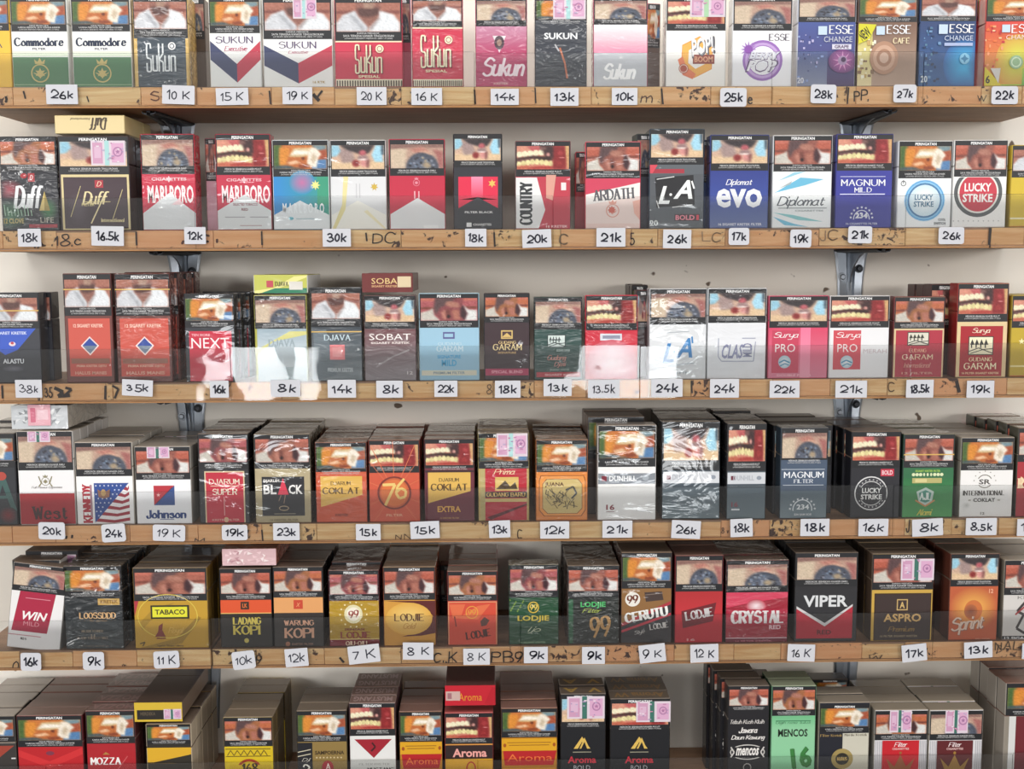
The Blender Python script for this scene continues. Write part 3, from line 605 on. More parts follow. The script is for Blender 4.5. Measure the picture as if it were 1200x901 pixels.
for r_, pl, pr in ((1, 209, 1003), (2, 217, 996), (3, 225, 992), (4, 233, 991), (5, 246, 990)):
    for px, s_ in ((pl, 'left'), (pr, 'right')):
        bracket(px, r_, f'{"dark" if r_ == 1 else "grey"} steel bracket on the wall {BL[r_]}, {s_} one', 0.125 if r_ < 5 else 0.115)

# clear strips along the shelf fronts
STRIP = {1: (60, 64, [-30, 224, 556, 905, 1083, 1240]), 2: (229, 232, [-30, 228, 648, 1062, 1240]), 3: (406, 407, [-30, 270, 750, 1068, 1240]), 4: (575, 571, [-30, 500, 1047, 1240]), 5: (726, 719, [-30, 247, 610, 1094, 1240]), 6: (895, 887, [-30, 54, 560, 1186, 1240])}
POS = ['leftmost', 'second from left', 'third from left', 'fourth from left', 'fifth from left']
for row, (yl, yr, js) in STRIP.items():
    z = SHELF_Z[row]; ztop = W(600, (yl + yr) / 2, -0.003).z
    for i, (a, b) in enumerate(zip(js, js[1:])):
        X0, X1 = W(a, SHELF_PX[row] - 20, -0.003).x + 0.0003, W(b, SHELF_PX[row] - 20, -0.003).x - 0.0003
        me = box_mesh('clear_strip', X0, X1, -0.0032, -0.0016, z - TH + 0.001, ztop + (0.0012 if i % 2 else 0), bevel=0.0002); me.materials.append(ACR)
        o = link('clear_strip', me)
        tag(o, f'clear acrylic lip along the {SHELF_NAME[row]} front, ' + (POS[i] if i < len(js) - 2 else 'rightmost') + ' piece', 'strip')

# handwritten price tags
TAGS = []
def price(row, x0, y0, x1, y1, txt, rot=0, lab=None, thin=False, rnd=False):
    Y = -0.0036; xm, ym = (x0 + x1) / 2, (y0 + y1) / 2; c = W(xm, ym, Y)
    wd = (W(x1, ym, Y) - W(x0, ym, Y)).x; ht = W(xm, y0, Y).z - W(xm, y1, Y).z
    bm = bmesh.new(); rr = ht * (0.14 if rnd else 0.03); P = []
    for cx_, cz, a0 in ((wd / 2 - rr, ht / 2 - rr, 0), (-wd / 2 + rr, ht / 2 - rr, 90), (-wd / 2 + rr, -ht / 2 + rr, 180), (wd / 2 - rr, -ht / 2 + rr, 270)):
        for k in range(4): t = math.radians(a0 + 30 * k); P.append((cx_ + rr * math.cos(t), cz + rr * math.sin(t)))
    P = [(a + random.uniform(-1, 1) * 1e-4, b) for a, b in P]
    A = [bm.verts.new((a, 0, b)) for a, b in P]; B = [bm.verts.new((a, 0.0004, b)) for a, b in P]
    bm.faces.new(A); bm.faces.new(list(reversed(B)))
    for i in range(len(A)): j = (i + 1) % len(A); bm.faces.new((A[i], B[i], B[j], A[j]))
    bmesh.ops.recalc_face_normals(bm, faces=bm.faces[:])
    me = bpy.data.meshes.new('price_tag'); bm.to_mesh(me); bm.free()
    setcol(me, [lin('c9cad0')] * sum(p.loop_total for p in me.polygons)); me.materials.append(MAT['paper'])
    o = link('price_tag', me, None, (c.x, Y, c.z), (0, -math.radians(rot), 0))
    D = Draw(); D.k = 1
    w_ = x1 - x0; h_ = y1 - y0
    D.T(txt, -w_ * (0.36 if len(txt) > 2 else 0.27), -h_ * 0.27, w_ * 0.36, h_ * 0.27, '17182a', 'm', wt=1.15 if thin else 1.6)
    mm = D.mesh('handwriting', lambda px: px / w_ * wd, lambda py: -py / h_ * ht, 5e-5); mm.materials.append(MAT['ink'])
    link('handwriting', mm, o, (0, -0.00002, 0))
    TAGS.append((row, x0, txt, o))
TG = {1: [(54, 99, 91, 122, '26k'), (190, 100, 228, 122, '10 K', -2, 1), (253, 103, 291, 123, '15 K', 1, 1), (331, 102, 366, 122, '19 K', 0, 1), (418, 102, 453, 123, '20 K', 0, 1), (482, 103, 518, 123, '16 K', 0, 1), (575, 104, 608, 123, '14k'), (645, 103, 678, 124, '13k'), (717, 103, 747, 123, '10k'), (844, 103, 875, 125, '25k'), (950, 99, 980, 121, '28k', -1), (1047, 99, 1074, 120, '27k'), (1162, 101, 1193, 122, '22k')],
 2: [(21, 268, 48, 289, '18k'), (107, 265, 145, 288, '16.5k', -1), (216, 266, 241, 286, '12k'), (378, 268, 411, 289, '30k'), (545, 268, 570, 289, '18k'), (612, 269, 646, 290, '20k', 2), (699, 267, 733, 289, '21k'), (777, 269, 810, 291, '26k', -1), (854, 267, 878, 287, '17k'), (926, 269, 951, 290, '19k', -1), (994, 265, 1022, 285, '21k', -1), (1100, 266, 1130, 286, '26k')],
 3: [(18, 445, 49, 466, '38k', 0, 1), (143, 445, 179, 464, '35k', -3), (246, 446, 268, 466, '16k'), (317, 445, 352, 465, '8k'), (384, 445, 417, 466, '14k'), (441, 446, 472, 466, '8k'), (509, 446, 536, 465, '22k'), (580, 446, 610, 466, '18k'), (637, 444, 670, 464, '13k'), (689, 445, 726, 466, '13.5k', 0, 1), (763, 444, 800, 465, '24k'), (832, 444, 866, 466, '24k'), (902, 446, 937, 466, '22k'), (979, 446, 1016, 466, '21k'), (1062, 445, 1094, 466, '18.5k'), (1133, 446, 1165, 466, '19k')],
 4: [(45, 612, 76, 632, '20k', -1), (119, 614, 147, 635, '24k', 3), (179, 615, 217, 634, '19 K', -2, 1), (260, 615, 290, 633, '19k'), (320, 613, 351, 633, '23k'), (417, 614, 446, 633, '15k'), (481, 611, 515, 631, '15k', 2), (573, 610, 598, 630, '13k', 2), (633, 611, 667, 631, '12k'), (706, 610, 741, 630, '21k'), (787, 610, 821, 631, '26k', -3), (856, 608, 882, 629, '18k', 2), (938, 608, 972, 628, '18k'), (1006, 608, 1041, 628, '16k'), (1069, 608, 1105, 628, '8k', 3), (1132, 607, 1168, 627, '8.5k'), (1192, 608, 1222, 628, '19k')],
 5: [(24, 765, 48, 786, '16k', -1), (97, 764, 122, 785, '9k'), (180, 763, 210, 783, '11 K', 2, 1), (272, 763, 299, 784, '10k', 6, 1), (334, 760, 361, 781, '12k', 4, 1), (408, 756, 445, 777, '7 K', 6, 1), (472, 753, 508, 773, '8 K', -1, 1), (543, 760, 574, 779, '8 K', 0, 1), (614, 758, 642, 777, '9k'), (682, 758, 709, 778, '9k'), (749, 755, 780, 776, '9 K', 6, 1), (809, 755, 842, 776, '12 K', 2, 1), (923, 755, 955, 775, '16 K', -2, 1), (1057, 755, 1086, 775, '17k', 6), (1130, 752, 1163, 771, '13k', 3), (1198, 754, 1225, 772, '14k')]}
ORD = ['first', 'second', 'third', 'fourth', 'fifth', 'sixth', 'seventh', 'eighth', 'ninth', 'tenth', 'eleventh', 'twelfth', 'thirteenth', 'fourteenth', 'fifteenth', 'sixteenth', 'seventeenth']
for row, ts in TG.items():
    for i, t in enumerate(ts):
        price(row, *t[:5], rot=t[5] if len(t) > 5 else 0, thin=len(t) > 6, rnd=(t[0] > 840 and row in (1, 2)) or (row in (4, 5) and t[0] < 320))
        same = [q[4] for q in ts].count(t[4]) > 1
        TAGS[-1][3]['label'] = f'white paper tag handwritten {t[4]} on the {SHELF_NAME[row]} edge, ' + ('cut by the right frame' if t[2] > 1200 else f'{ORD[i]} from left')
        TAGS[-1][3]['category'] = 'price tag'
# ------------------------------------------------------------------ the packs, shelf by shelf (print laid out in photograph pixels)
def crest(D, cx, cy, r, c, c2=None):
    D.O(cx, cy, r, r * 0.14, c); D.star(cx, cy, r * 0.6, c, 0.5, 6); D.G([(cx - r * .8, cy - r * .1), (cx, cy + r * .5), (cx + r * .8, cy - r * .1), (cx, cy + r * .15)], c2 or c)
    D.G([(cx - r * .5, cy - r * 1.0), (cx - r * .6, cy - r * 1.5), (cx - r * .25, cy - r * 1.2), (cx, cy - r * 1.65), (cx + r * .25, cy - r * 1.2), (cx + r * .6, cy - r * 1.5), (cx + r * .5, cy - r * 1.0)], c)
def roof(D, x0, x1, yt, ya, ys, cr, cw, yb, cx=None):
    "red field with the white roof shape below"
    cx = cx or (x0 + x1) / 2
    D.R(x0, yt, x1, yb, cw); D.G([(x0, yt), (x1, yt), (x1, ys), (cx, ya), (x0, ys)], cr)
def house(D, x0, y0, x1, y1, bg, fg):
    D.R(x0, y0, x1, y1, fg); D.R(x0 + 1, y0 + 1, x1 - 1, y1 - 1, bg); w_ = x1 - x0; h = y1 - y0
    for i in range(4): a = x0 + 2 + i * (w_ - 8) / 4; D.G([(a, y0 + h * .45), (a + w_ * .08, y0 + h * .15), (a + w_ * .18, y0 + h * .45)], fg); D.R(a + 1, y0 + h * .45, a + w_ * .05 + 1, y0 + h * .62, fg)
    D.L([(x0 + 1, y0 + h * .8), (x0 + w_ * .4, y0 + h * .62), (x1 - 1, y0 + h * .9)], 1, fg); D.L([(x0 + 2, y0 + h * .92), (x0 + w_ * .6, y0 + h * .7), (x1 - 1, y0 + h * .66)], .9, fg)

# ---- row 1
def d(D): D.T('A', -6, 48, 3, 56, '2a3a60', 's')
pack(1, -54, 12.5, -5, 36, 'hand', 'eebf3c', d, 'bright yellow pack cut off at the left end of the top shelf', side='d8a830')
for x0, x1, s_, q in ((13, 80, 0, 'left of the twin white and green packs with gold crest, above tag 26k'), (84, 154, 1, 'right of the twin white and green packs with gold crest, above tag 26k')):
    def d(D, a=x0 + (2.5 if not s_ else 4), b=x1 - (4.5 if not s_ else 5)):
        D.R(x0, 37, x1, 67, 'f4f4f0'); D.R(x0, 60, x1, 66, 'dfe8d4'); D.R(x0, 67, x1, 105, '4f7d57'); D.T('Commodore', a, 44, b, 54.5, '1d2b45', 's', wt=1.3); D.T('FILTER', (a + b) / 2 - 8, 56, (a + b) / 2 + 8, 58.6, '2b3550', 'b')
        crest(D, (a + b) / 2, 86, 11, 'c9b573'); D.R(x0, 99, x1, 100, '8fae84')
    pack(1, x0, x1, -4, 37, 'hand', 'f2f2ee', d, q, side='e4e4e0')
def d(D):
    D.R(156, 44, 222, 104, '3d4954'); D.R(156, 45, 160, 104, 'd6b268'); D.R(218, 45, 222, 104, 'd6b268'); sukun(D, 171, 51, 206, 84, 'dfe4e6'); D.E(201.5, 54, 4.6, 4.6, 'e8e8e8'); D.O(201.5, 54, 3, 1, '3d4954')
pack(1, 156, 221.5, -5, 44, 'shirt', '3d4954', d, 'slate pack with gold side edges and thin white lettering, above tag 10 K', plural='slate pack with gold edges', side='caa862', mat='wrinkle', n=1)
def dark(D): pass
pack(1, 219, 241, -2, 46, 'lung', '4a3a30', dark, 'dark brown pack standing back between slate and white chevron packs, top shelf', side='3a2c26', dy=0.03, mat='card')
def chev(D, x0, x1, ys, ya, t, cx=None):
    cx = cx or (x0 + x1) / 2; D.G([(x0, ys), (cx, ya), (cx, ya + t), (x0, ys + t)], '3d4468'); D.G([(x1, ys), (cx, ya), (cx, ya + t), (x1, ys + t)], 'c23a50')
def d(D): D.R(245, 39, 306, 104, 'eff0ee'); chev(D, 245, 306, 48, 75, 22, 277); D.G([(262, 39), (295, 39), (277, 74)], 'eff0ee'); D.T('SUKUN', 252, 42.5, 297, 51, '54406a', 's'); D.T('Executive', 262, 54, 290, 60, 'b04468', 'c')
pack(1, 245, 306, -4, 39, 'hand', 'eff0ee', d, 'white pack with navy and red chevron and cursive subtitle, above tag 15 K', side='e6e6e4', seed=2)
def d(D): D.R(308, 46, 391, 104, 'f1f1ee'); chev(D, 308, 391, 53, 74, 24, 349); D.T('SUKUN', 326, 48.5, 371, 57, '54406a', 's'); D.T('Executive', 337, 59, 361, 63, 'b04468', 'c'); D.T('16 RTK', 366, 95, 381, 98, 'b09048', 'b')
pack(1, 308, 390, -4, 46, 'shirt', 'f1f1ee', d, 'wide white pack with navy and red chevron, above tag 19 K on the top shelf', side='e6e6e4', st=(344, -3, 372, 22, 1))
def redsk(D, x0, x1, yt, sx0, sx1, sy0, sy1, cy, ty, sy):
    D.R(x0, yt, x1, 104, 'cc3550'); D.R(x0, yt, x1, yt + 1.6, 'f0e2c0'); D.R(x0, sy - 1, x1, 104, 'f0e6cc')
    n = 26
    for i in range(n): a = x0 + (x1 - x0) * (i + .3) / n; D.R(a, sy + .5, a + (x1 - x0) / n * .55, 101.5, '54483a')
    sukun(D, sx0 + 1, sy0 + 1, sx1 + 1, sy1 + 1, '6a1c2c'); sukun(D, sx0, sy0, sx1, sy1, 'f3e9c8'); D.E(sx1 - 3, cy, 4.8, 4.8, 'f3e9c8'); D.O(sx1 - 3, cy, 3.2, .8, '8a3040'); D.T('SPESIAL', (sx0 + sx1) / 2 - 13, ty, (sx0 + sx1) / 2 + 13, ty + 3.2, 'f0e2c0', 'b')
pack(1, 392, 472, -4, 48, 'shirt', 'cc3550', lambda D: redsk(D, 392, 472, 48, 416, 448, 53, 86, 57.5, 88.5, 94), 'wide red pack with cream lettering and striped foot, above tag 20 K', side='b82c44')
pack(1, 466, 482, -3, 50, 'lung', 'c04060', dark, 'pink-red pack set back between the two red striped packs, top shelf', side='b06090', dy=0.024)
pack(1, 482.5, 543, -4, 32, 'shirt', 'c82a45', lambda D: redsk(D, 482, 544, 32, 493, 529, 42, 79, 47, 82, 94), 'narrow glossy red pack with cream lettering, above tag 16 K', side='a82038', mat='wrinkle')
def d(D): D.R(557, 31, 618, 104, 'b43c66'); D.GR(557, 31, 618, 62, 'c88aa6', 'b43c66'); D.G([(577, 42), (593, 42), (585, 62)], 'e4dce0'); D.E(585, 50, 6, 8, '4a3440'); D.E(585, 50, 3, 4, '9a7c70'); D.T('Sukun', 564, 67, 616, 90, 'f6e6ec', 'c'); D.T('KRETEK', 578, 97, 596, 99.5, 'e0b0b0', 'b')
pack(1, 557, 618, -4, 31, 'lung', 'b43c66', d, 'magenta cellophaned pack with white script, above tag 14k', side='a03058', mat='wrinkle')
def d(D): D.R(626, 24, 688, 104, '3a3e47'); D.T('SUKUN', 637, 38.5, 677, 46, 'eceef0', 'b'); D.L([(656, 56), (662, 74), (665, 92)], 2.2, 'c07050'); D.L([(650, 52), (655, 60)], 2, 'b8b8bc')
pack(1, 626.5, 688, -4, 29, 'hand', '3a3e47', d, 'charcoal cellophaned pack with plain white capitals, above tag 13k', side='2c3038', mat='wrinkle', st=(648, -3, 687, 22.5, 1))
def d(D): D.R(695, 29, 760, 104, 'c3c6cc'); D.GR(695, 29, 760, 62, 'f0eef0', 'e88aa8'); D.T('Sukun', 706, 74, 746, 94, 'ffffff', 'c', wt=1.2); D.T('*', 725, 65, 731, 70, 'f0f0f0', 'm')  # white blending into the pink is glare painted into the print
pack(1, 695, 759.5, -4, 29, 'lung', 'c3c6cc', d, 'pale pink and silver pack with white shine painted at the head, above tag 10k', side='b04060', mat='wrinkle', pitch=-1.2, seed=3)
pack(1, 752, 772, 4, 56, 'hand', '5c4a42', dark, 'worn dark pack wedged behind the pink and silver pack, top shelf', side='8c7466', top='c05060', dy=0.02, yaw=12, mat='wrinkle')
def d(D):
    D.R(780, 36, 851, 104, 'f5f3ef')
    for r, c in ((23, 'e8973c'), (22, 'f0b458')):
        hx = [(817 + r * .95 * math.cos(math.radians(a)), 67 + r * 1.08 * math.sin(math.radians(a))) for a in (-82, -30, 35, 98, 150, 215)]; D.G(hx, c)
    D.G([(817 + 12 * math.cos(math.radians(a)), 67 + 14 * math.sin(math.radians(a))) for a in (-82, -30, 35, 98, 150, 215)], 'f5f3ef'); D.G([(794, 70), (800, 88), (812, 93), (816, 87), (804, 78), (800, 66)], 'e4805a')
    D.R(812, 64, 838, 75, '93443a'); D.T('BOOM', 814, 66, 836, 73, 'd8a080', 'b'); D.T('POP!', 808.5, 44.6, 840, 66, '54545c', 'i', 12); D.T('POP!', 809, 44, 838, 65, '8f9096', 'i', 12); D.T('POP!', 809, 43.4, 837, 63.4, 'f0f0f2', 'i', 12)
    D.E(801, 80.5, 5.8, 5.8, 'b0503c'); D.O(801, 80.5, 5, 1, 'e8c8b8')
pack(1, 780, 851, -4, 36, 'teeth', 'f5f3ef', d, 'white pack with an orange hexagon ring emblem, left of the tag 25k', side='d8d8d4', st=(808, -3, 850, 20, 2))
def d(D):
    D.R(858, 36, 929, 104, 'f3f3f6'); D.T('ESSE', 901, 39.5, 926, 48, '5a5560', 's'); D.O(894, 71, 24, 7, '9a6cba'); D.O(894, 71, 21, 3, 'c4a4d8')
    D.star(877, 58, 10, 'a27cc0', 0.5, 12); D.E(877, 58, 5, 5, '8a50a8'); D.T('BERRY', 877, 61, 916, 70, '5c4470', 'i'); D.T('POP', 873, 70, 913, 85, '5c4470', 'i'); D.T('BERRY', 878, 60.5, 915, 69, 'dfe0ea', 'i'); D.T('POP', 875, 71, 911, 83.5, 'f2f2f6', 'i')
pack(1, 858, 928.5, -4, 36, 'lung', 'f3f3f6', d, 'white pack with a purple ring emblem, right of the tag 25k', side='dcdce0')
def esse(D, x0, x1, sub, sq, yo=0): D.T('ESSE', x0, 29.5 + yo, x1, 40 + yo, 'f2f3f6', 's', wt=.85); D.R(*sq, 'c6daf0')
def d(D):
    D.GR(933, 26, 1004, 104, '46589a', '4c3868', True); D.GR(933, 60, 970, 104, '46568c', '8a92ac', True)
    for i in range(26): a, b = random.uniform(933, 962), random.uniform(40, 96); D.R(a, b, a + random.uniform(1, 4), b + random.uniform(1, 3.5), random.choice(['8ea2d4', 'b8b4dc', '343c70']))
    D.GE(988, 72, 17, 14, 'c86ab4', '6c3c78'); D.star(988, 72, 12, 'e0a0d0', .3, 9); D.E(988, 71, 5.5, 5.5, 'b898c0'); D.E(989, 70, 3, 3, '4a2a58')
    esse(D, 971, 1000, 'x', (958, 31, 968.5, 41)); D.T('CHANGE', 965, 43, 999, 49.5, 'ccd0dc', 'n'); D.R(975, 52, 998, 58, 'd8d6e6'); D.T('GRAPE', 978, 53, 995, 57, '4a3058', 'b'); D.T('20', 934, 91, 942, 98, 'e0e4ee', 'b')
pack(1, 934, 1003, -5, 26, 'lung', '4a5080', d, 'blue-violet pack with a glowing purple burst, above tag 28k', side='c8ccd8', seed=4)
def d(D):
    D.GR(1003, 26, 1076, 104, '7a5c4c', 'b89c88'); D.GR(1003, 30, 1022, 104, 'c8c060', 'e8d8a8', True)
    for i in range(30): a, b = random.uniform(1003, 1024), random.uniform(40, 96); D.R(a, b, a + random.uniform(2, 5), b + random.uniform(2, 5), random.choice(['f0e8c0', 'c8a868', '8a6c50', 'f8f4e0']))
    D.G([(1003, 28), (1026, 29), (1018, 46), (1003, 52)], 'd9d32a'); D.T('NEW', 1005, 34, 1019, 46, '3a3810', 'b', 38)
    for r, c in ((17, 'b48a70'), (13, 'caa48c'), (9, 'a87c62'), (5.5, 'd0b09c')): D.GE(1036, 68, r, r * 1.15, c, c)
    esse(D, 1038, 1067, 'x', (1026, 31, 1036, 41)); D.T('CAFÉ', 1046, 44, 1066, 51.5, 'ecdcb4', 's')
pack(1, 1004.5, 1075, -5, 26, 'hand', '8c7060', d, 'brown pack with coffee swirl and yellow corner flash, above tag 27k', side='5c4438')
def d(D):
    D.GR(1077, 26, 1145, 104, '2b4272', '2a5c94'); D.GE(1132, 76, 26, 30, '36b4e4', '2a60a0')
    for i in range(40): a, b = random.uniform(1078, 1100), random.uniform(30, 98); D.R(a, b, a + random.uniform(1, 4), b + random.uniform(1, 4), random.choice(['3f6aa0', '203458', '6c94c0', '54809c']))
    D.E(1131, 69, 6, 6.5, '8ccbe8'); D.star(1131, 69, 5, '3a88b4', .5, 4); esse(D, 1111.5, 1141, 'x', (1099, 29, 1109.5, 40), -1); D.T('CHANGE', 1106, 42, 1140, 48, 'c4d0e4', 'n'); D.R(1106, 50.5, 1140, 54, 'aab8dc'); D.T('20', 1079, 89, 1087, 97, 'd8e4ee', 'b')
pack(1, 1077, 1144, -5, 25, 'shirt', '2c4c80', d, 'deep blue pack fading to bright cyan, between tags 27k and 22k', side='24406c')
pack(1, 1143, 1155, -5, 25, 'hand', 'b03040', dark, 'red sliver of a pack set back right of the blue-cyan one, top shelf', side='a02c34', dy=0.022)
def d(D):
    D.GR(1153, 25, 1226, 104, 'd8443c', 'd8a040'); D.GE(1194, 72, 26, 32, 'cfe050', 'd8a044'); D.R(1160, 99, 1226, 104, '9cc83c'); D.GR(1200, 80, 1226, 104, 'b0cc40', '6cb050')
    for i in range(30): a, b = random.uniform(1154, 1176), random.uniform(28, 80); D.R(a, b, a + random.uniform(1, 4), b + random.uniform(1, 4), random.choice(['e87840', 'f0a070', 'c02c3c', 'f4d0a0']))
    D.E(1192, 73, 8, 8, '9fc49a'); D.O(1192, 73, 6, 1.5, 'd8ecd0'); esse(D, 1185, 1216, 'x', (1174, 29, 1183.5, 38), -1); D.T('CHANGE', 1179, 41, 1214, 46.5, 'f0d8d0', 'n'); D.G([(1153, 78), (1176, 101), (1153, 103)], 'dccb2c'); D.G([(1162, 80), (1174, 80), (1172, 98)], 'dcd8d4'); D.T('16', 1153, 88.5, 1162, 98, '22221a', 'b')
pack(1, 1155, 1226, -5, 25, 'hand', 'd86040', d, 'red-yellow-green rainbow pack cut by the right frame, above tag 22k', side='b83830', yaw=-3)

# ---- row 2
def d(D):
    D.R(-2, 201, 70, 273, '22242c'); D.GE(10, 222, 18, 12, 'a04c58', '22242c'); D.GE(8, 252, 24, 18, '508060', '22242c'); D.GE(56, 246, 12, 14, '4a8c58', '22242c'); D.E(28, 206, 4, 3, 'a83038'); D.R(33, 203, 41, 213, 'a83038'); D.T('D', 35, 205, 39, 211, 'f0e0e0', 'c')
    D.G([(52, 224), (45, 247), (58, 247)], 'd0b870'); D.G([(52, 224), (51, 247), (58, 247)], 'a08c48'); D.T('Duff', 14, 217, 51, 245, 'e4e6e8', 'c')
    for i in range(9): D.L([(3 + i * 4, 240 + (i % 3) * 3), (4 + i * 4, 253)], 1, 'a8c8b0')
    D.T('LIFE', 46, 255, 62, 261, 'c8c0b0', 'n'); D.R(32, 263, 66, 267, 'a82838'); D.T('12 CLOVE', 2, 256, 26, 262, 'c8b878', 'b')
pack(2, 0, 68, 160, 201, 'neck', '22242c', d, 'black pack with colourful city lights and gold pyramid, above tag 18k far left', plural='black city-lights pack', side='1a1b22', seed=1, mat='wrinkle', n=1)
def d(D):
    D.R(69, 204, 153, 273, '3c2c30'); D.R(71, 204.5, 152, 270.5, 'dccb98'); D.R(73.5, 207.5, 149.5, 268, '43323a'); D.GE(90, 245, 14, 20, '5c5058', '43323a'); D.R(111, 211, 121, 220, 'b03440'); D.T('D', 113, 212.5, 119, 218.5, 'f0dcc0', 'c')
    D.T('Duff', 95, 224, 128, 240, 'e8d8a8', 'c'); D.L([(124, 225), (105, 262)], 1.6, 'e8d8a8'); D.L([(98, 236.5), (129, 236.5)], .8, 'd8c890'); D.T('FILTER', 94.5, 238, 110, 241.5, 'd8c890', 'b'); D.L([(94, 218), (81, 254)], .8, 'd8c890'); D.L([(144, 222), (131, 257)], .8, 'd8c890'); D.T('International', 117, 256, 145, 260.5, 'e8d8a8', 's')
pack(2, 69, 152.5, 159.5, 204, 'surg', '3c2c30', d, 'wide maroon pack with thin gold frame and gold script, above tag 16.5k', plural='wide maroon gold-framed pack', side='33242a', n=1, st=(108, 165, 149, 194, 1), seed=2)
lying(2, 64, 146, 135, 157.2, 'e3cf9c', 'd8c48c', 'd8c48c', lambda D: (D.T('Duff', 104, 137.5, 126, 153, '4a3c30', 'c', 180), D.T('International', 82, 138, 106, 141, '5a4a3c', 'c', 180), D.T('FILTER', 113, 140, 126, 142.5, '5a4a3c', 'b', 180)), 'plain cream-gold pack lying on the wide maroon gold-framed pack', mat='card')
def mar(D, x0, x1, y, c, wh, top=True, wfull=None):
    w_ = x1 - x0; cx = (x0 + x1) / 2
    D.R(x0, y, x1, 272, c); D.T('CIGARETTES', x0 + w_ * .18, y + 4, x1 - w_ * .18, y + 7.5, wh, 'b'); D.star(cx, y + 6, 4, wh, .5, 4)
pack(2, 165.5, 229.5, 157, 204, 'lung', 'cc2c44', lambda D: (mar(D, 165, 231, 204, 'c8334c', 'e8c8cc'), D.T('MARLBORO', 172, 217, 227, 238, 'f0e8e8', 'b'), D.G([(165, 250), (198, 226), (231, 250), (231, 273), (165, 273)], 'dfe2e4'), D.G([(200, 240), (210, 233), (214, 240)], 'f0d0d4')), 'crumpled silvery cellophaned red and white pack, above tag 12k', side='b81c34', mat='wrinkle', seed=5, n=0)
def d(D): mar(D, 253, 319, 205, 'c2304a', 'e8b8c0'); D.T('MARLBORO', 259, 217, 317, 238, 'f6e4e6', 'b'); D.G([(253, 247), (286, 228), (319, 247), (319, 272), (253, 272)], 'dcdfe0'); D.T('SELECTED TOBACCO', 272, 238, 302, 241, '84444c', 'b'); D.T('RED', 282, 244, 290, 247, '84444c', 'b'); D.R(262, 254, 286, 255, 'a0a0a4'); D.R(292, 254, 314, 255, 'a0a0a4'); D.R(280, 264, 306, 265, 'b8a0a0')
pack(2, 253, 318, 157, 205, 'teeth', 'c2304a', d, 'red and white pack with tall white capitals, left of the blue-green pack', side='a02438')
pack(2, 241, 256, 162, 212, 'neck', 'd0a0b0', dark, 'pinkish pack set back left of the tall-lettered red and white pack', side='8a3c4a', dy=0.024, mat='wrinkle')
def d(D): D.GR(319, 207, 386, 272, '2f8ad0', '3a9a84', False); D.GE(354, 214, 16, 14, 'c070a0', '2f92b8'); D.R(372, 207, 386, 240, '3c9c7c'); D.G([(319, 252), (351, 235), (386, 252), (386, 272), (319, 272)], 'e4e8ea'); D.star(370, 217, 6, 'ece890', .5, 8); D.T('M A R L B O R O', 330, 238, 380, 250, 'f2f6f8', 'b'); D.E(340, 256, 3, 2, '58a8b8'); D.R(346, 256, 368, 257, '9cb4bc')
pack(2, 319.5, 386, 164, 207, 'hand', '3a90b0', d, 'blue and green pack with a white roof shape, left of tag 30k', side='e0e4e6')
def d(D): D.R(386, 207, 454, 272, 'dfe0e2'); D.G([(386, 252), (419, 235), (454, 252), (454, 272), (386, 272)], 'f2f0e8'); D.G([(402, 207), (408, 207), (404, 245), (392, 272), (388, 268), (400, 240)], 'e8dca0'); D.G([(430, 246), (453, 268), (450, 270), (426, 248)], 'efe6c0'); D.star(439, 219, 5, 'cfb048', .5, 7); D.R(417, 215, 418, 232, 'c8c8cc'); D.R(421, 215, 422, 232, 'c8c8cc')
pack(2, 387, 453, 164, 207, 'surg', 'e4e4e4', d, 'white and pale gold pack, right of tag 30k on the second shelf', side='dcdcdc', seed=3)
def d(D): D.R(456, 206, 523, 272, 'c42844'); D.G([(456, 251), (489, 232), (523, 251), (523, 272), (456, 272)], 'e2e3e4'); crest(D, 488, 214, 4, 'e090a0'); D.R(485, 224, 486.5, 233, 'e8b0b8'); D.R(490, 224, 491.5, 233, 'e8b0b8'); D.R(496, 264, 514, 268, 'f0f0f0')
pack(2, 456, 522, 163, 206, 'lung', 'c42844', d, 'plain red pack with a large white roof shape, second shelf middle', side='c02440')
def d(D): D.R(531, 196, 590, 272, '2b2c34'); D.R(536.5, 207, 584, 234, 'e0284c'); D.GR(552, 207, 566, 234, 'f090b0', 'e0284c'); D.G([(536.5, 244), (560, 231), (584, 244), (584, 234), (536.5, 234)], 'e0284c'); D.G([(536.5, 244), (560, 231), (584, 244), (584, 260), (536.5, 260)], '2b2c34'); D.star(577, 215, 5, 'e8c060', .5, 6); D.T('FILTER BLACK', 544, 247.5, 578, 250, 'e8e8e8', 'b'); D.R(546, 261, 552, 266, 'e8e8e8'); D.T('CIGARETTES', 554, 262, 576, 264.6, 'd8d8d8', 'b')
pack(2, 531, 589, 157, 196, 'surg', '2b2c34', d, 'narrow black pack with a hot pink window, above tag 18k mid shelf', side='22222a')
def d(D): D.R(603, 207, 670, 272, 'c03a4c'); D.G([(603, 208), (629, 208), (639, 246), (631, 272), (603, 272)], 'e8e8e8'); D.T('COUNTRY', 608, 213, 624, 264, '303438', 's', 90, 1.1); D.R(658, 214, 664, 223, 'f0e4e4'); D.G([(640, 205), (652, 205), (648, 235), (640, 232)], 'dca090'); D.R(630, 268, 669, 272, 'b02c3c'); D.T('16 KRETEK', 640, 264, 666, 267, 'f0c8c8', 'b')
pack(2, 603.5, 669, 165, 207, 'teeth', 'c03a4c', d, 'red and white pack with a word running up its side, above tag 20k', side='7c5c5c', seed=1, mat='wrap')
pack(2, 674, 690, 178, 225, 'neck', '8c2430', dark, 'dark red pack set back left of the slanted-band red and white pack', side='c83848', dy=0.02, mat='card')
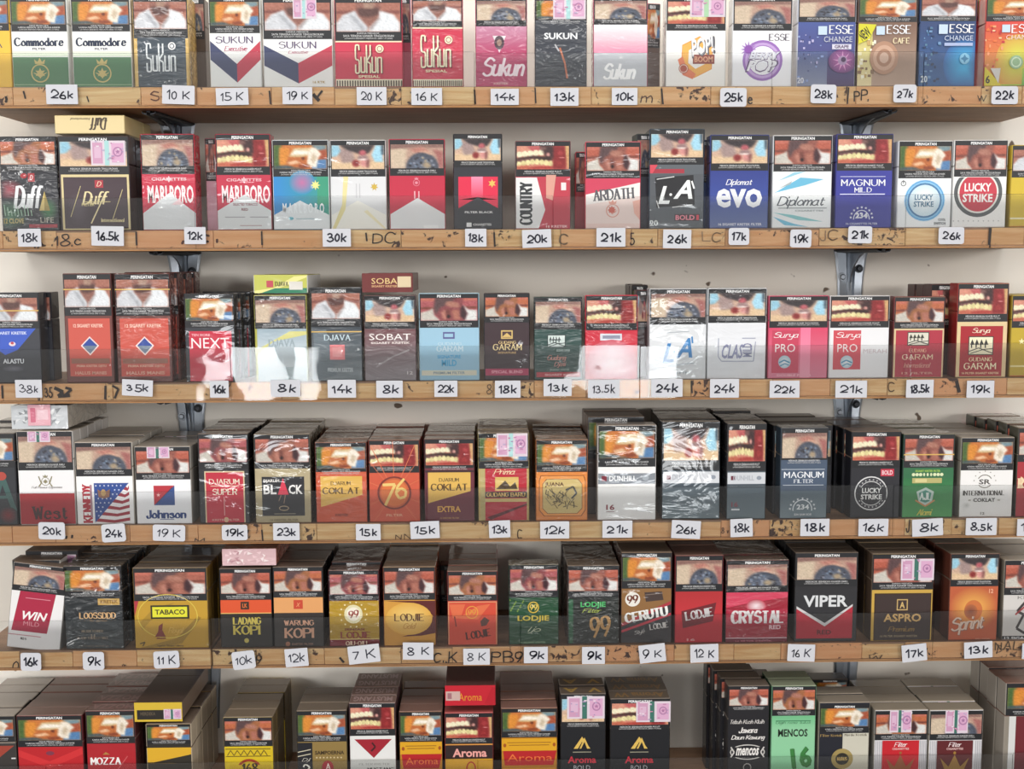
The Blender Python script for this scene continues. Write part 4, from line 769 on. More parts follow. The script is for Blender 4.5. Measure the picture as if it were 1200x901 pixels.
def d(D): D.R(685, 209, 752, 272, 'f0dcd6'); D.G([(685, 209), (752, 209), (752, 214), (685, 228)], 'd0405c'); D.G([(685, 228), (752, 214), (752, 230), (685, 240)], 'f2ece8'); D.T('ARDATH', 694, 221, 744, 234.5, '5a5a60', 's', 4); crest(D, 718, 247, 8, 'e0a090'); D.star(717, 246, 5, 'd06858', .6, 8); D.R(685, 262, 752, 272, 'ecd0c8'); D.G([(742, 236), (752, 234), (752, 258), (744, 250)], 'f0b8a8')
pack(2, 685.5, 751, 166, 209, 'neck', 'e8c8c4', d, 'red and white pack with a slanted lettered band, above tag 21k left', side='d03c50', seed=0)
pack(2, 744, 762, 157, 207, 'lung', '4a4c58', dark, 'grey pack set back left of the tall black and grey pack, second shelf', side='3a4440', dy=0.015, mat='card', yaw=6)
def d(D):
    D.R(760, 193, 826, 272, '5c6268'); D.R(761, 198, 802, 203, 'a83040'); D.G([(760, 193), (770, 193), (764, 203), (760, 203)], 'd84858'); D.R(760, 204, 826, 234, '54585e'); D.G([(767, 208), (813, 205), (815, 240), (769, 243)], '1c1d22')
    D.T('L', 771, 218, 785, 239, 'f2f4f4', 'i'); D.T('A', 789, 211, 812, 233, 'f2f4f4', 'i'); D.E(786, 228, 1.6, 1.6, 'f2f4f4'); D.L([(811, 212), (814, 221)], 2, 'f2f4f4'); D.L([(769, 210), (790, 207)], .9, 'e8e8e8'); D.L([(788, 243), (812, 240)], 1, 'e8e8e8'); D.L([(769, 235), (772, 244)], 1.2, 'e8e8e8')
    D.R(791, 251, 821, 259, '4a3a40'); D.T('BOLD', 792, 252, 815, 258, 'f090a0', 'b'); D.R(817, 252, 820, 258, 'd84858'); D.T('20', 761, 258, 771, 265, 'dce0e0', 'b')
pack(2, 760.5, 825.5, 151, 193, 'surg', '5c6268', d, 'tall grey pack with a black panel and big white brush initials', plural='tall grey brush-initials pack', side='24384a', n=1)
pack(2, 818, 834, 164, 214, 'neck', '26407a', dark, 'dark blue pack set back between tall grey and royal blue packs', side='223468', dy=0.02)
def d(D): D.R(831, 200, 902, 272, '34489c'); D.GR(831, 200, 902, 250, '2c3c8c', '3c54a4'); D.GR(831, 236, 902, 272, '44589c', '6878a8'); D.T('Diplomat', 850, 210, 882, 219, 'eef0f6', 'c'); D.T('evo', 839, 221, 894, 243.5, 'f4f5f8', 'b', 0); D.T('16 SIGARET KRETEK FILTER', 842, 261.5, 894, 264.5, 'e0e4f0', 'b')
pack(2, 831.5, 901, 158, 200, 'surg', '34489c', d, 'royal blue pack with bold white lowercase lettering, above tag 17k', side='2c3a80', seed=4)
def d(D):
    D.R(905, 201, 976, 272, 'f3f5f6'); D.G([(907, 226), (938, 208), (966, 210), (944, 217)], '6cbcdc'); D.G([(911, 212), (930, 202), (944, 201)], '98d0e4'); D.G([(912, 221), (928, 212), (926, 216)], 'b0b8bc'); D.G([(906, 249), (930, 252), (966, 260), (936, 258)], '8cccd0'); D.G([(906, 254), (930, 262), (948, 266), (920, 264)], '78c4e0')
    D.T('Diplomat', 910, 230, 968, 245, '5a6068', 'c'); D.R(912, 243.5, 970, 244.3, '7c848a'); D.T('CIGARETTES', 932, 246, 966, 248, '9ca4a8', 'b')
pack(2, 905, 975, 158.5, 201, 'neck', 'f0f2f3', d, 'white pack with light blue flashes and grey script, above tag 19k', side='dfe2e4')
def d(D): D.R(978, 200, 1047, 272, '35399a'); D.R(984, 206.5, 1038, 207.3, 'c0c4e4'); D.R(984, 227, 1038, 228, 'dfe2f0'); D.T('MAGNUM', 985, 210, 1038, 218, 'eef0f6', 's'); D.T('MILD', 1001, 219.5, 1022, 225.5, 'eef0f6', 's'); D.T('234', 1003, 249, 1018, 256, 'e8eaf4', 'b'); D.O(1010.5, 257, 10, 1, 'e8eaf4', 11, 20); D.R(999, 257.3, 1022, 272, '35399a'); D.T('234', 1004, 250, 1017, 256, 'e8eaf4', 'b'); [D.star(1010.5 + 13 * math.cos(a), 255 - 12 * math.sin(a), 1.8, 'e8eaf4') for a in [i * math.pi / 8 for i in range(9)]]; D.T('16 CIGARETTES FILTER', 992, 261, 1030, 263.5, 'c8cce8', 'b')
pack(2, 979, 1046, 157, 200, 'teeth', '35399a', d, 'violet-blue pack with white serif capitals, above the second shelf tag 21k', side='2c2f80')
def d(D):
    D.R(1051, 209, 1116, 272, 'f4f6f7'); D.GE(1084, 235, 24.5, 24.5, '4a8cc8', '5aa4dc'); D.E(1084, 235, 22.5, 22.5, '8cc4e8'); D.E(1084, 235, 20.5, 20.5, '487cac'); D.GE(1084, 235, 18.5, 18.5, 'ffffff', 'cfe4ee'); D.O(1084, 235, 24.5, .8, 'b8dcf0')
    D.T('LUCKY', 1072, 228, 1094, 234.5, '4c7a98', 'b'); D.T('STRIKE', 1071, 236, 1095, 242.5, '4c7a98', 'b'); D.O(1058, 215, 3.2, .8, '54585c'); D.R(1057.6, 211, 1058.4, 215, '54585c'); D.T('COOL', 1101, 256, 1110, 259, '50585e', 'b'); D.T('SWITCH', 1096, 260.5, 1110, 263.5, '50585e', 'b')
pack(2, 1051.5, 1115.5, 165, 209, 'hand', 'f2f4f5', d, 'white pack with a light blue bullseye, above tag 26k', side='e0e2e4', mat='card')
def d(D): D.R(1116, 207, 1181, 272, 'f3f2f0'); D.E(1146.5, 225.5, 29, 29, '54585a'); D.O(1146.5, 225.5, 27.5, 2, '7c8284'); D.E(1146.5, 225.5, 24.5, 24.5, 'e8e6e0'); D.E(1146.5, 225.5, 22.5, 22.5, 'c8384a'); D.R(1116, 190, 1181, 207.5, '1c1d22'); D.T('LUCKY', 1130, 217, 1162, 225.5, 'f6f4f0', 'b'); D.T('STRIKE', 1128, 228, 1164, 237, 'f6f4f0', 'b'); [D.E(1118 + i * 6, 259, .7, .7, 'b0b0b0') for i in range(10)]
def d2(D): d(D)
pack(2, 1116.5, 1180, 164, 207.5, 'neck', 'f3f2f0', lambda D: (D.R(1116, 207, 1181, 272, 'f3f2f0'), D.G([(1146.5 + 29 * math.cos(t), max(207.6, 225.5 + 29 * math.sin(t))) for t in [i * math.pi / 20 for i in range(40)]], '54585a'), D.G([(1146.5 + 24.5 * math.cos(t), max(207.6, 225.5 + 24.5 * math.sin(t))) for t in [i * math.pi / 20 for i in range(40)]], 'e8e6e0'), D.G([(1146.5 + 22.5 * math.cos(t), max(207.6, 225.5 + 22.5 * math.sin(t))) for t in [i * math.pi / 20 for i in range(40)]], 'c8384a'), D.T('LUCKY', 1130, 214.5, 1162, 224.5, 'f6f4f0', 'b'), D.T('STRIKE', 1128, 227, 1164, 237, 'f6f4f0', 'b'), [D.E(1118 + i * 6, 259, .7, .7, 'b0b0b0') for i in range(10)]), 'white pack with a red bullseye in a grey ring, second shelf right', side='e0e0de', mat='card')
pack(2, 1184, 1246, 170, 208, 'shirt', 'd2b52c', lambda D: (D.R(1184, 255, 1250, 257, 'f0e8c0'), D.R(1184, 265, 1250, 272, 'b84838')), 'mustard yellow pack cut by the right frame, second shelf', plural='mustard yellow pack, second shelf', side='b89c24', mat='card', n=1)

# ---- row 3
def d(D): D.R(-20, 385, 49, 448, '363840'); D.G([(-20, 385), (43, 385), (20, 410), (5, 416), (-20, 400)], '3558c0'); D.T('SIGARET KRETEK', -8, 388.5, 32, 392, 'd0d8f0', 'b'); D.E(14, 403, 4, 2.6, 'e8d8dc'); D.E(14, 402, 2, 1.6, 'c04050'); D.T('ALASTU', 2, 420.5, 27, 426, 'eceef2', 'b'); D.GE(14, 432, 14, 4, '6c6c78', '363840')
pack(3, -18, 47.5, 343, 385, 'shirt', '363840', d, 'dark grey pack with a blue crest panel, above tag 38k', plural='dark grey blue-crested pack', side='23242c', n=1, dr=0.0035, tape=363.5)
for x0, x1, s_, q, nn, yw in ((75.5, 132.5, 0, 'tall orange-red pack with a blue diamond, left of its twin, third shelf', 0, 0), (135.5, 200, 1, 'crinkled tall orange-red pack with a blue diamond, above tag 35k', 3, 3)):
    def d(D, a=x0 + 4, b=x1 - 3):
        c = (a + b) / 2; D.R(x0, 370, x1, 450, '6c3a34'); D.R(a, 373, b, 441, 'cc5648'); D.T('12 SIGARET KRETEK', a + 6, 379.5, b - 8, 383.5, 'f0c8b8', 'b'); D.G([(c, 394), (c + 11, 405), (c, 416.5), (c - 11, 405)], 'f0dcd8'); D.G([(c, 396), (c + 9, 405), (c, 414.5), (c - 9, 405)], '2c489c'); D.G([(c - 9, 405), (c + 9, 405), (c, 414.5)], '6c7c90')
        D.R(a + 2, 420, b - 2, 426, '9c6450'); D.T('PRIMA KRETEK DJITU', a + 8, 427.5, b - 6, 431, 'f0c0a8', 'b'); D.T('HALUS MANIS', a + 6, 435, b - 6, 439, 'e8b09c', 'b')
    pack(3, x0, x1, 320.5, 370, 'shirt', '6c3a34', d, q, side='5c2c28', tape=338.5, mat='wrinkle' if s_ else 'wrap', n=nn, dr=0.003, yaw=yw, plural='crinkled tall orange-red pack')
def d(D): D.R(216, 384, 277, 448, '33353c'); D.R(221, 388, 272, 447, 'c82c44'); D.T('TEN MORE', 224, 391, 246, 394, 'f0b0b8', 'b'); D.T('NEXT', 223.5, 396, 269, 408, 'f6eeee', 'n'); D.GE(250, 425, 14, 16, 'd05c6c', 'c82c44')
pack(3, 216.5, 275.5, 344, 384, 'hand', '33353c', d, 'black pack with a red front panel and white capitals, above tag 16k left', side='222228', n=3, dr=0.0035, plural='black and red pack')
def d(D): D.R(298, 385, 361, 448, 'b8c8cc'); D.GR(298, 385, 361, 430, '9cb0bc', 'dce4e8'); D.G([(298, 410), (340, 388), (361, 388), (361, 392), (320, 400), (298, 418)], 'd8d488'); D.T('DJAVA', 314, 397, 346, 406, '98a8b0', 's'); D.T('KRETEK', 320, 432, 338, 438, 'a8b4b8', 'b'); D.R(298, 385, 301, 448, 'b8b450')  # silver-white blend is cellophane glare painted over the pack's own colour
pack(3, 298.5, 360.5, 345.5, 386, 'lung', 'c4d0d4', d, 'pack with glare painted silver-white under the green and yellow box, third shelf', side='b0ac58', mat='wrinkle', seed=6, pitch=1.0)
lying(3, 297, 360.5, 322, 344, 'b8bc60', 'e8e8e4', 'd8d06c', lambda D: (D.R(298, 322, 360, 344, 'c2c45c'), D.G([(298, 341), (320, 338), (345, 324), (360, 323), (360, 325), (330, 337), (312, 344), (298, 344)], 'ece494'), D.G([(305, 344), (322, 338), (360, 338), (360, 344)], '2c7c5c'), D.R(312, 329, 320, 337, 'c04c58'), D.T('DJAVA', 322, 330, 338, 336, '5c5c30', 's'), D.R(339, 330, 355, 340, 'd8d4cc')), 'green and yellow pack lying flat on the one with painted glare', mat='card')
def d(D): D.R(364, 383, 426, 448, '465058'); D.GR(364, 383, 426, 448, '3c444c', '7c868c'); D.G([(366, 388), (382, 386), (394, 440), (370, 446)], '68747c'); D.T('DJAVA', 379, 392, 411, 399, 'c8dce4', 's'); D.R(386, 404, 404, 421.5, 'e88488'); D.R(389, 407, 401, 418, 'f0a0a0'); D.T('PREMIUM KRETEK', 383, 431, 414, 436, 'c4ccd0', 'b')
pack(3, 364, 424.5, 337, 383, 'shirt', '4c545c', d, 'steel grey pack with a pink square, above tag 14k on the third shelf', side='2c3238', mat='wrinkle', tape=388)
def d(D): D.R(426, 385, 489, 448, '6c5a5c'); D.GR(426, 386, 489, 448, '70484c', '8c8488'); D.T('SOBAT', 432, 391, 482, 398.5, 'f4eeea', 'n'); D.T('SIGARET KRETEK', 434, 400.5, 481, 403, 'e8dcd8', 'b'); D.L([(440, 430), (460, 418), (480, 410)], 2, 'a09698'); D.T('12', 477, 435, 484, 439, 'd8d0d0', 'b')
pack(3, 426.5, 488, 346, 385, 'surg', '6c5a5c', d, 'greyish maroon pack with wide white capitals, under the lying maroon box', side='5c3c3c', mat='wrinkle', seed=1)
lying(3, 424, 484, 320.5, 342.5, '6c2c30', '6c4440', '5c2c2c', lambda D: (D.R(424, 320, 484, 343, '70302f'), D.T('SOBAT', 435, 326, 473, 333, 'e8c888', 'n'), D.T('SIGARET KRETEK', 435, 334.5, 466, 337, 'd8a878', 'b'), D.R(466, 324, 482, 337, 'dcc8a4')), 'maroon pack lying flat with wide gold capitals, third shelf', mat='card')
def d(D): D.R(490, 384, 563, 448, '9cc4da'); D.R(519, 389, 533, 397, '5c5c94'); D.R(520.5, 391, 531, 395, '9cc4da'); D.T('GUDANG', 513, 401, 541, 404.5, 'c8dce4', 's'); D.T('GARAM', 511, 405, 543, 412, 'cfe0e8', 's'); D.T('SIGNATURE', 512, 416, 540, 420, '4cacdc', 'b'); D.T('MILD', 517, 421.5, 535, 429, '54b0dc', 'b'); D.R(493, 434, 559, 440, 'dcd8c4'); D.T('PREMIUM FILTER', 507, 435.5, 545, 438.5, '8ca0a8', 'b')
pack(3, 491, 562, 343.5, 384, 'neck', '9cc4da', d, 'pale blue pack with a cream foot band, above tag 22k mid shelf', side='a8ccdc', seed=2)
def d(D): D.R(566, 380, 623, 448, '3c2a30'); D.R(587, 387, 601, 397, 'd8b870'); D.R(588.5, 388.5, 599.5, 395.5, '4c3438'); D.G([(588, 395), (594, 390), (600, 395)], 'd8b870'); D.T('GUDANG', 584, 399.5, 605, 403, 'e0c488', 's'); D.T('GARAM', 577, 403, 612, 410.5, 'ecd49c', 's'); D.T('SIGNATURE', 583, 412, 605, 414.5, 'c8a470', 'b'); D.R(568, 432, 620, 440, 'b0385c'); D.T('SPECIAL BLEND', 575, 434, 613, 437.5, 'e8a0b0', 'b')
pack(3, 567, 621, 343.5, 378, 'neck', '3c2a30', d, 'black-brown pack with gold lettering and pink foot band, above tag 18k', side='22181c', seed=5)
def d(D): D.R(625, 386, 684, 448, '2f4c48'); house(D, 641, 392, 663, 407, 'd0dcd8', '2a3a3a'); D.T('GUDANG GARAM', 652, 409, 668, 412, 'b0c0bc', 'b'); D.T('Gudang', 641, 416, 664, 424, 'cc8c80', 'c'); D.T('Djati', 649, 424, 664, 431, 'cc8c80', 'c'); D.T('SIGARET KRETEK', 644, 432, 668, 434.5, '94a8a0', 'b'); D.R(628, 436, 681, 442, 'b03440'); D.T('SIGARET KRETEK', 638, 438, 680, 440.5, 'e0a8a8', 'b')
pack(3, 625.5, 682.5, 348, 386, 'lung', '2f4c48', d, 'dark green pack with a red foot band, above tag 13k on third shelf', side='1c2c2c', mat='wrinkle', seed=1)
def d(D): D.R(685, 387, 748, 448, 'cc2c40'); D.R(703, 391, 729, 399, 'd8dce4'); D.R(706, 393, 727, 397, '8c90a4'); D.GE(717, 424, 30, 26, 'f0d8dc', 'cc4c60'); D.T('Surya', 700, 415, 730, 424, 'c47888', 'c')  # pale disc in the middle is painted glare
pack(3, 685.5, 747.5, 346, 387, 'teeth', 'cc2c40', d, 'red pack with white glare painted in the middle, above tag 13.5k', side='c42038', mat='wrinkle', n=0, seed=2)
pack(3, 740, 759, 334, 384, 'hand', '2c2826', dark, 'dark pack set back between glare-painted red and white packs, third shelf', side='241c1c', dy=0.045, n=2, mat='card', plural='dark set back pack')
pack(3, 745, 762, 340, 386, 'surg', '3a1c20', dark, 'slim maroon pack edge left of the white pack with blue initials', side='40181c', dy=0.018, mat='card', n=0)
def d(D): D.R(760, 380, 829, 448, 'dcdfe2'); D.T('L', 776, 402, 790, 425, '3c84c0', 'i'); D.T('A', 792, 396, 812, 419, '3c84c0', 'i'); D.E(790, 412, 1.4, 1.4, '3c84c0'); D.L([(811, 394), (812, 402)], 2, '3c84c0'); D.L([(770, 390), (808, 388)], .8, 'a8b0b8'); D.L([(783, 429), (814, 425)], .9, '8c98a4'); D.L([(772, 412), (774, 424)], .9, 'a8b0b8'); D.T('LIGHTS 16', 779, 435, 806, 438, '94a0a8', 'b')
pack(3, 760.5, 828, 338, 380, 'lung', 'dcdfe2', d, 'white pack with big blue brush initials, third shelf', side='c4c8cc', mat='wrap', pitch=.8)
def d(D): D.R(829, 379, 899, 448, 'e4e6ea'); D.T('CLAS', 846, 403, 872, 420, '8c90b0', 'i', 0); D.T('MILD', 871, 402, 882, 418, '8488a8', 'b', 90); D.L([(842, 396), (842, 418), (846, 423)], 1, '9ca0b8'); D.L([(846, 423), (884, 423), (886, 400)], 1, '9ca0b8'); D.L([(870, 396), (886, 396)], 1, '9ca0b8')
pack(3, 829, 898, 337.5, 378, 'surg', 'e4e6ea', d, 'white pack with faint grey-blue lettering and strong glare, third shelf', side='ccd0d4', mat='wrinkle', seed=6, pitch=1, yaw=-1.6)
def surya(D, x0, x1, c1, c2, sx): D.T('Surya', sx, 389, sx + 30, 398, 'f6f0f0', 'c'); D.T('PRO', sx + 2, 403, sx + 26, 412.5, 'f0e4e4', 'n'); D.GE(sx + 13.5, 424, 7.5, 7.5, 'e8f0f2', 'b0ccd8'); D.L([(sx + 7, 425), (sx + 13, 422), (sx + 20, 425)], 1.6, '4c94b8'); D.L([(sx + 8, 429), (sx + 14, 426), (sx + 19, 428)], 1.2, '4c94b8')
pack(3, 900, 970.5, 346.5, 384, 'surg', 'dc5070', lambda D: (D.GR(900, 384, 972, 448, 'dc4468', 'd88098'), D.R(904, 387, 936, 437, 'c8405c'), surya(D, 900, 972, 0, 0, 906), D.T('DOUBLE FILTER', 911, 438.5, 952, 441, 'f0b8c4', 'b'), D.GR(938, 384, 950, 448, 'f0789c', 'e8a0b4')), 'rose pink pack with white script, above tag 22k right on third shelf', side='d0486a', seed=3)
pack(3, 971.5, 1042, 346.5, 384, 'teeth', 'e8e8ea', lambda D: (D.R(971, 384, 1043, 448, 'ebebed'), D.R(976, 387, 1009, 433, 'd04c58'), surya(D, 0, 0, 0, 0, 979), D.T('MERAH', 1012, 409, 1040, 414, 'c8b8bc', 'n')), 'white pack with a tall red side panel, above tag 21k on third shelf', side='d8d8da')
def d(D): D.R(1046, 385, 1108, 448, 'dcc498'); D.R(1049, 387, 1105, 442, 'b02c40'); house(D, 1063, 389, 1089, 405, 'e0dccc', '3c3c34'); D.T('GUDANG', 1065, 408.5, 1086, 413, 'e8a890', 's'); D.T('GARAM', 1057, 415, 1094, 421.5, 'f0d4b4', 's'); D.T('International', 1059, 425, 1092, 431, 'd89488', 'c'); D.T('12 FILTER', 1057, 436, 1095, 438.5, 'd8a090', 'b')
pack(3, 1046.5, 1107, 347.5, 385, 'neck', 'dcc498', d, 'cream-edged dark red pack with a barn picture, above tag 18.5k', side='6c2428', seed=1)
pack(3, 1089, 1121, 333, 384, 'teeth', '4c2424', dark, 'dark maroon pack set back between two red barn-picture packs', side='4a2626', dy=0.03, n=2, mat='card', plural='dark maroon set back pack', top='4a2a2a')
def d(D): D.R(1120, 377, 1182, 448, 'e0c898'); D.R(1125, 382, 1176, 441, 'a81c28'); D.T('Surya', 1139, 384, 1161, 392, 'f4e8d0', 'c'); house(D, 1135, 394, 1165, 416, 'f0e8c8', '30302c'); D.T('GUDANG', 1136, 418.5, 1164, 423.5, 'f2dcb4', 's'); D.T('GARAM', 1130, 425, 1169, 433, 'f6e6c4', 's'); D.T('16 FILTER SIGARET KRETEK', 1128, 436, 1173, 438.5, 'f0d0a8', 'b')
pack(3, 1120.5, 1181, 332, 377, 'teeth', 'e0c898', d, 'tall cream-framed bright red pack with a barn picture, above tag 19k', side='8c2020', mat='card')
pack(3, 1184, 1246, 346, 384, 'teeth', 'c0a428', lambda D: (D.R(1184, 428, 1250, 430, 'e8dca0'), D.star(1197, 400, 4, 'f0e8b0'), D.R(1184, 440, 1250, 448, 'a83c30')), 'olive-yellow pack cut by the right frame, third shelf', plural='olive-yellow pack, third shelf', side='9c8420', mat='card', n=1)

# ---- row 4
DK = 'darkish'
def d(D): D.R(-40, 548, 21, 620, '2a2c32'); D.T('A', -14, 556, 20, 600, '3c5c58', 's'); D.E(2, 558, 6, 5, 'b04438'); D.GE(8, 604, 12, 10, '7c2024', '2a2c32')
pack(4, -42, 19, 508, 548, 'hand', '2a2c32', d, 'dark pack with a big green letter cut by the left frame, fourth shelf', plural='dark pack at left frame, fourth shelf', side='22242a', n=4)
def d(D): D.R(17, 551, 89, 620, 'f0eff0'); D.R(17, 578, 89, 620, 'a81c28'); crest(D, 53, 564, 5, '8c8464'); D.L([(45, 558), (48, 566), (45, 570)], 1.4, '8c8464'); D.L([(61, 558), (58, 566), (61, 570)], 1.4, '8c8464'); D.T('Full Flavour Cigarettes', 36, 569.5, 73, 573, '6c6460', 'c'); D.T('West', 35, 593, 78, 609, '3c1418', 's')
pack(4, 21, 87.5, 505, 551, 'lung', 'f0eff0', d, 'white and deep red pack with dark serif word, above tag 20k left', side='c8c4c0', top='c8c4bc', n=4, st=(34, 504, 61, 518, 0), plural='white and deep red pack')
lying(4, 13, 79.5, 475.5, 502.5, 'c8ccd0', 'bcb4a8', 'b8b2aa', lambda D: (D.R(13, 475, 80, 503, 'c4c8cc'), [D.G([(a, b), (a + random.uniform(3, 8), b + random.uniform(-2, 3)), (a + random.uniform(-1, 5), b + random.uniform(2, 6))], random.choice(['eef0f2', '8c9094', 'dcdee0'])) for a, b in [(random.uniform(14, 72), random.uniform(477, 496)) for _ in range(26)]], D.R(33, 474, 60, 499, 'e0a8b4'), D.R(36, 478, 42, 495, 'cc6c84'), D.R(44, 480, 57, 492, 'e8c4cc')), 'silver foil pack with pink tax band lying on the white and red pack', mat='wrinkle', depth=0.118)
def d(D):
    D.R(87, 558, 159, 620, 'f2f1f0'); D.T('KENNEDY', 95, 567, 107, 613, 'b02838', 's', 90, 1.2); D.R(104.5, 568, 107, 606, 'a8808c'); D.R(109.5, 566, 151.5, 612.5, '2c4c94')
    D.G([(109.5, 612.5), (151.5, 566), (151.5, 612.5)], 'f0ecec')
    for i in range(6):
        t0 = 7.5 * i; pts = []
        y = 570 + t0
        x0 = 151.5 - (y - 566) * 42 / 46.5
        if x0 < 151: D.G([(x0, y), ((x0 + 151.5) / 2, y + 2), (151.5, y - 1), (151.5, y + 2.6), ((x0 + 151.5) / 2, y + 5.4), (max(109.5, x0 - 3.2), y + 3.6)], 'a02c3c')
    for j in range(8):
        for i in range(8):
            a, b = 112 + i * 5 + (j % 2) * 2.5, 569 + j * 5
            if (a - 109.5) / 42 + (b - 566) / 46.5 < .94 and not (112 < a < 130 and 572 < b < 584): D.star(a, b, 1.3, 'dfe6f4')
    D.G([(114, 573), (121, 577), (129, 573), (128, 582), (121, 584), (115, 582)], '8c6450'); D.E(121, 577, 3, 4, 'b09060')
pack(4, 88.5, 156.5, 518, 558, 'lung', 'f2f1f0', d, 'white pack with star-spangled striped flag picture, above tag 24k', side='c4beb4', top='bcb4a8', n=4, seed=1, plural='white pack with flag picture', mat='card')
def d(D): D.R(157, 562, 227, 620, 'f0f0f2'); D.R(179.5, 569, 204.5, 592, 'b8303c'); D.G([(179.5, 592), (204.5, 569), (204.5, 592)], '34508c'); D.star(185, 580, 2.5, 'e8b0b0'); D.L([(182, 590), (202, 571)], .8, '54304c'); D.T('Johnson', 169, 597.5, 218, 608, '24407c', 's', wt=1.4); D.R(186, 608, 203, 609, '7c88a8')
pack(4, 158.5, 224.5, 523, 562, 'neck', 'f0f0f2', d, 'white pack with red and blue square logo, above tag 19 K', side='a09a92', top='9c968e', n=4, st=(173, 523, 200, 537, 0), plural='white pack with square logo', mat='card')
def d(D): D.R(232, 550, 298, 620, '2b2c30'); D.R(239, 552, 287, 616, 'd8c4a0'); D.R(240.5, 553.5, 285.5, 615, 'c02c40'); D.T('DJARUM', 244, 561, 281, 567.5, 'f0e4d0', 's'); D.R(246, 569, 280, 569.8, 'e8d0b8'); D.T('SUPER', 248, 572.5, 278, 580, 'f0e4d0', 's'); D.L([(262, 582), (262, 604)], 1, 'e0a0a0'); D.E(264, 609, 3, 3, 'd8b890'); D.T('KRETEK FILTER', 247, 608, 280, 610.4, 'd8a098', 'b')
pack(4, 232.5, 292, 508, 550, 'neck', '2b2c30', d, 'black pack with tall red cream-edged panel, above tag 19k', side='202024', top='4a3c38', n=4, seed=2, plural='black pack with tall red panel')
def d(D): D.R(297, 549, 365, 620, 'b4a684'); D.R(306, 558.5, 357, 604.5, '26262c'); D.T('DJARUM', 308, 561.5, 327, 566, 'e8e4e0', 'b'); D.T('BL', 308, 568, 323.5, 579, 'f0eeec', 'b'); D.G([(331.5, 560), (338, 579.5), (325, 579.5)], 'd83c54'); D.T('CK', 338, 568, 355, 579, 'f0eeec', 'b'); D.L([(329, 580), (326, 587)], 1, '8c7464'); D.L([(334, 580), (332, 590)], 1, '8c7464'); D.O(332, 595.5, 6, 1, 'b09c80', 3); D.R(320, 601.5, 346, 602.5, '8c8474'); D.T('16 KRETEK FILTER', 315, 608, 349, 610.6, '7c7054', 'b')
pack(4, 298, 364.5, 508.5, 550, 'neck', 'b4a684', d, 'khaki pack with a black square and red triangle, above tag 23k', side='5c5648', top='5c544c', n=4, mat='wrap', seed=3, plural='khaki pack with black square')
def cok(D, x0, x1, cb, c2, y0, y1): D.R(x0, y0 - 5, x1, 620, c2); D.G([(x0 + 6, y0), (x1 - 6, y0), (x1 - 6, y0 + 22), (x0 + 6, y0 + 36)], 'e0b458')
pack(4, 369.5, 430.5, 518, 557, 'hand', 'cc5a38', lambda D: (cok(D, 369, 431, 0, 'cc5838', 558, 0), D.T('DJARUM', 387, 564, 411, 568.5, '4a3820', 's'), D.T('COKLAT', 377, 571, 421, 579, '5c4020', 's', wt=1.2), D.T('KRETEK', 392, 602, 408, 605, '7c2c1c', 'b')), 'orange-red pack with gold slanted panel, above tag 15k under brown cups', side='6c3428', top='5c3c34', mat='wrinkle', n=4, plural='orange-red pack with gold panel')
def d(D): D.R(431, 554, 495, 620, 'd0583c'); [D.L([(462, 577), (462 + 60 * math.cos(a), 577 + 60 * math.sin(a))], .8, 'dc7850') for a in [i * math.pi / 7 + .2 for i in range(14)]]; D.E(462, 577.5, 20.5, 19.5, '7c3024'); D.E(462, 577.5, 18, 17.5, 'c86038'); D.E(462, 577.5, 16, 15.5, 'd8743c'); D.L([(448, 568), (463, 567.5), (451, 592)], 3.2, 'e8c878'); D.L([(474, 561), (466, 570), (464, 578), (468, 584), (475, 582), (476, 575), (470, 572), (465, 576)], 3, 'e8c878'); D.T('FILTER', 452, 602, 472, 605, 'e8a888', 'b')
pack(4, 432, 492.5, 515.5, 554, 'teeth', 'd0583c', d, 'orange-red pack with a large ringed number 76, above the shelf gap', side='7c2c20', top='5c3c34', n=4, seed=4, plural='orange-red pack with ringed number')
pack(4, 497, 556.5, 514, 553, 'teeth', '6c2c38', lambda D: (cok(D, 495, 558, 0, '6c2a38', 553.5, 0), D.R(495, 551, 558, 553.5, '3a1c24'), D.T('DJARUM', 514, 560, 538, 564.5, '4a3820', 's'), D.T('COKLAT', 504, 566.5, 548, 575, '5c4020', 's', wt=1.2), D.T('EXTRA', 512, 593, 540, 600, 'e0a850', 'b'), D.T('16 KRETEK FILTER', 515, 606, 538, 608, 'b08050', 'b')), 'plum pack with gold slanted panel, right of the ringed-number pack', side='4c2028', top='4a3430', n=4, plural='plum pack with gold panel')
def d(D): D.R(559, 549, 622, 620, 'c4a868'); D.R(562, 549, 619, 612, 'b8a870'); D.R(568, 549, 618, 610, 'b82838'); D.T('Prima', 578, 549.5, 604, 556, 'f0d8b0', 'c'); D.R(580, 559, 608, 575, 'd8b868'); D.G([(581, 573), (592, 563), (598, 570), (604, 565), (607, 573)], '4c3c28'); D.R(568, 576, 618, 583, '2c1c1c'); D.T('GUDANG BARU', 569.5, 577, 616, 582, 'e0b868', 's'); D.R(568, 584, 618, 588, 'd0b878'); D.G([(570, 606), (618, 590), (618, 592), (575, 609)], '601c24')
pack(4, 560, 620.5, 507, 549, 'hand', 'b8a870', d, 'red pack with gilt frame and gold picture, above tag 13k', side='8c8050', top='5c5048', n=4, st=(582, 508, 619, 535, 1), mat='wrinkle', plural='red pack with gilt frame')
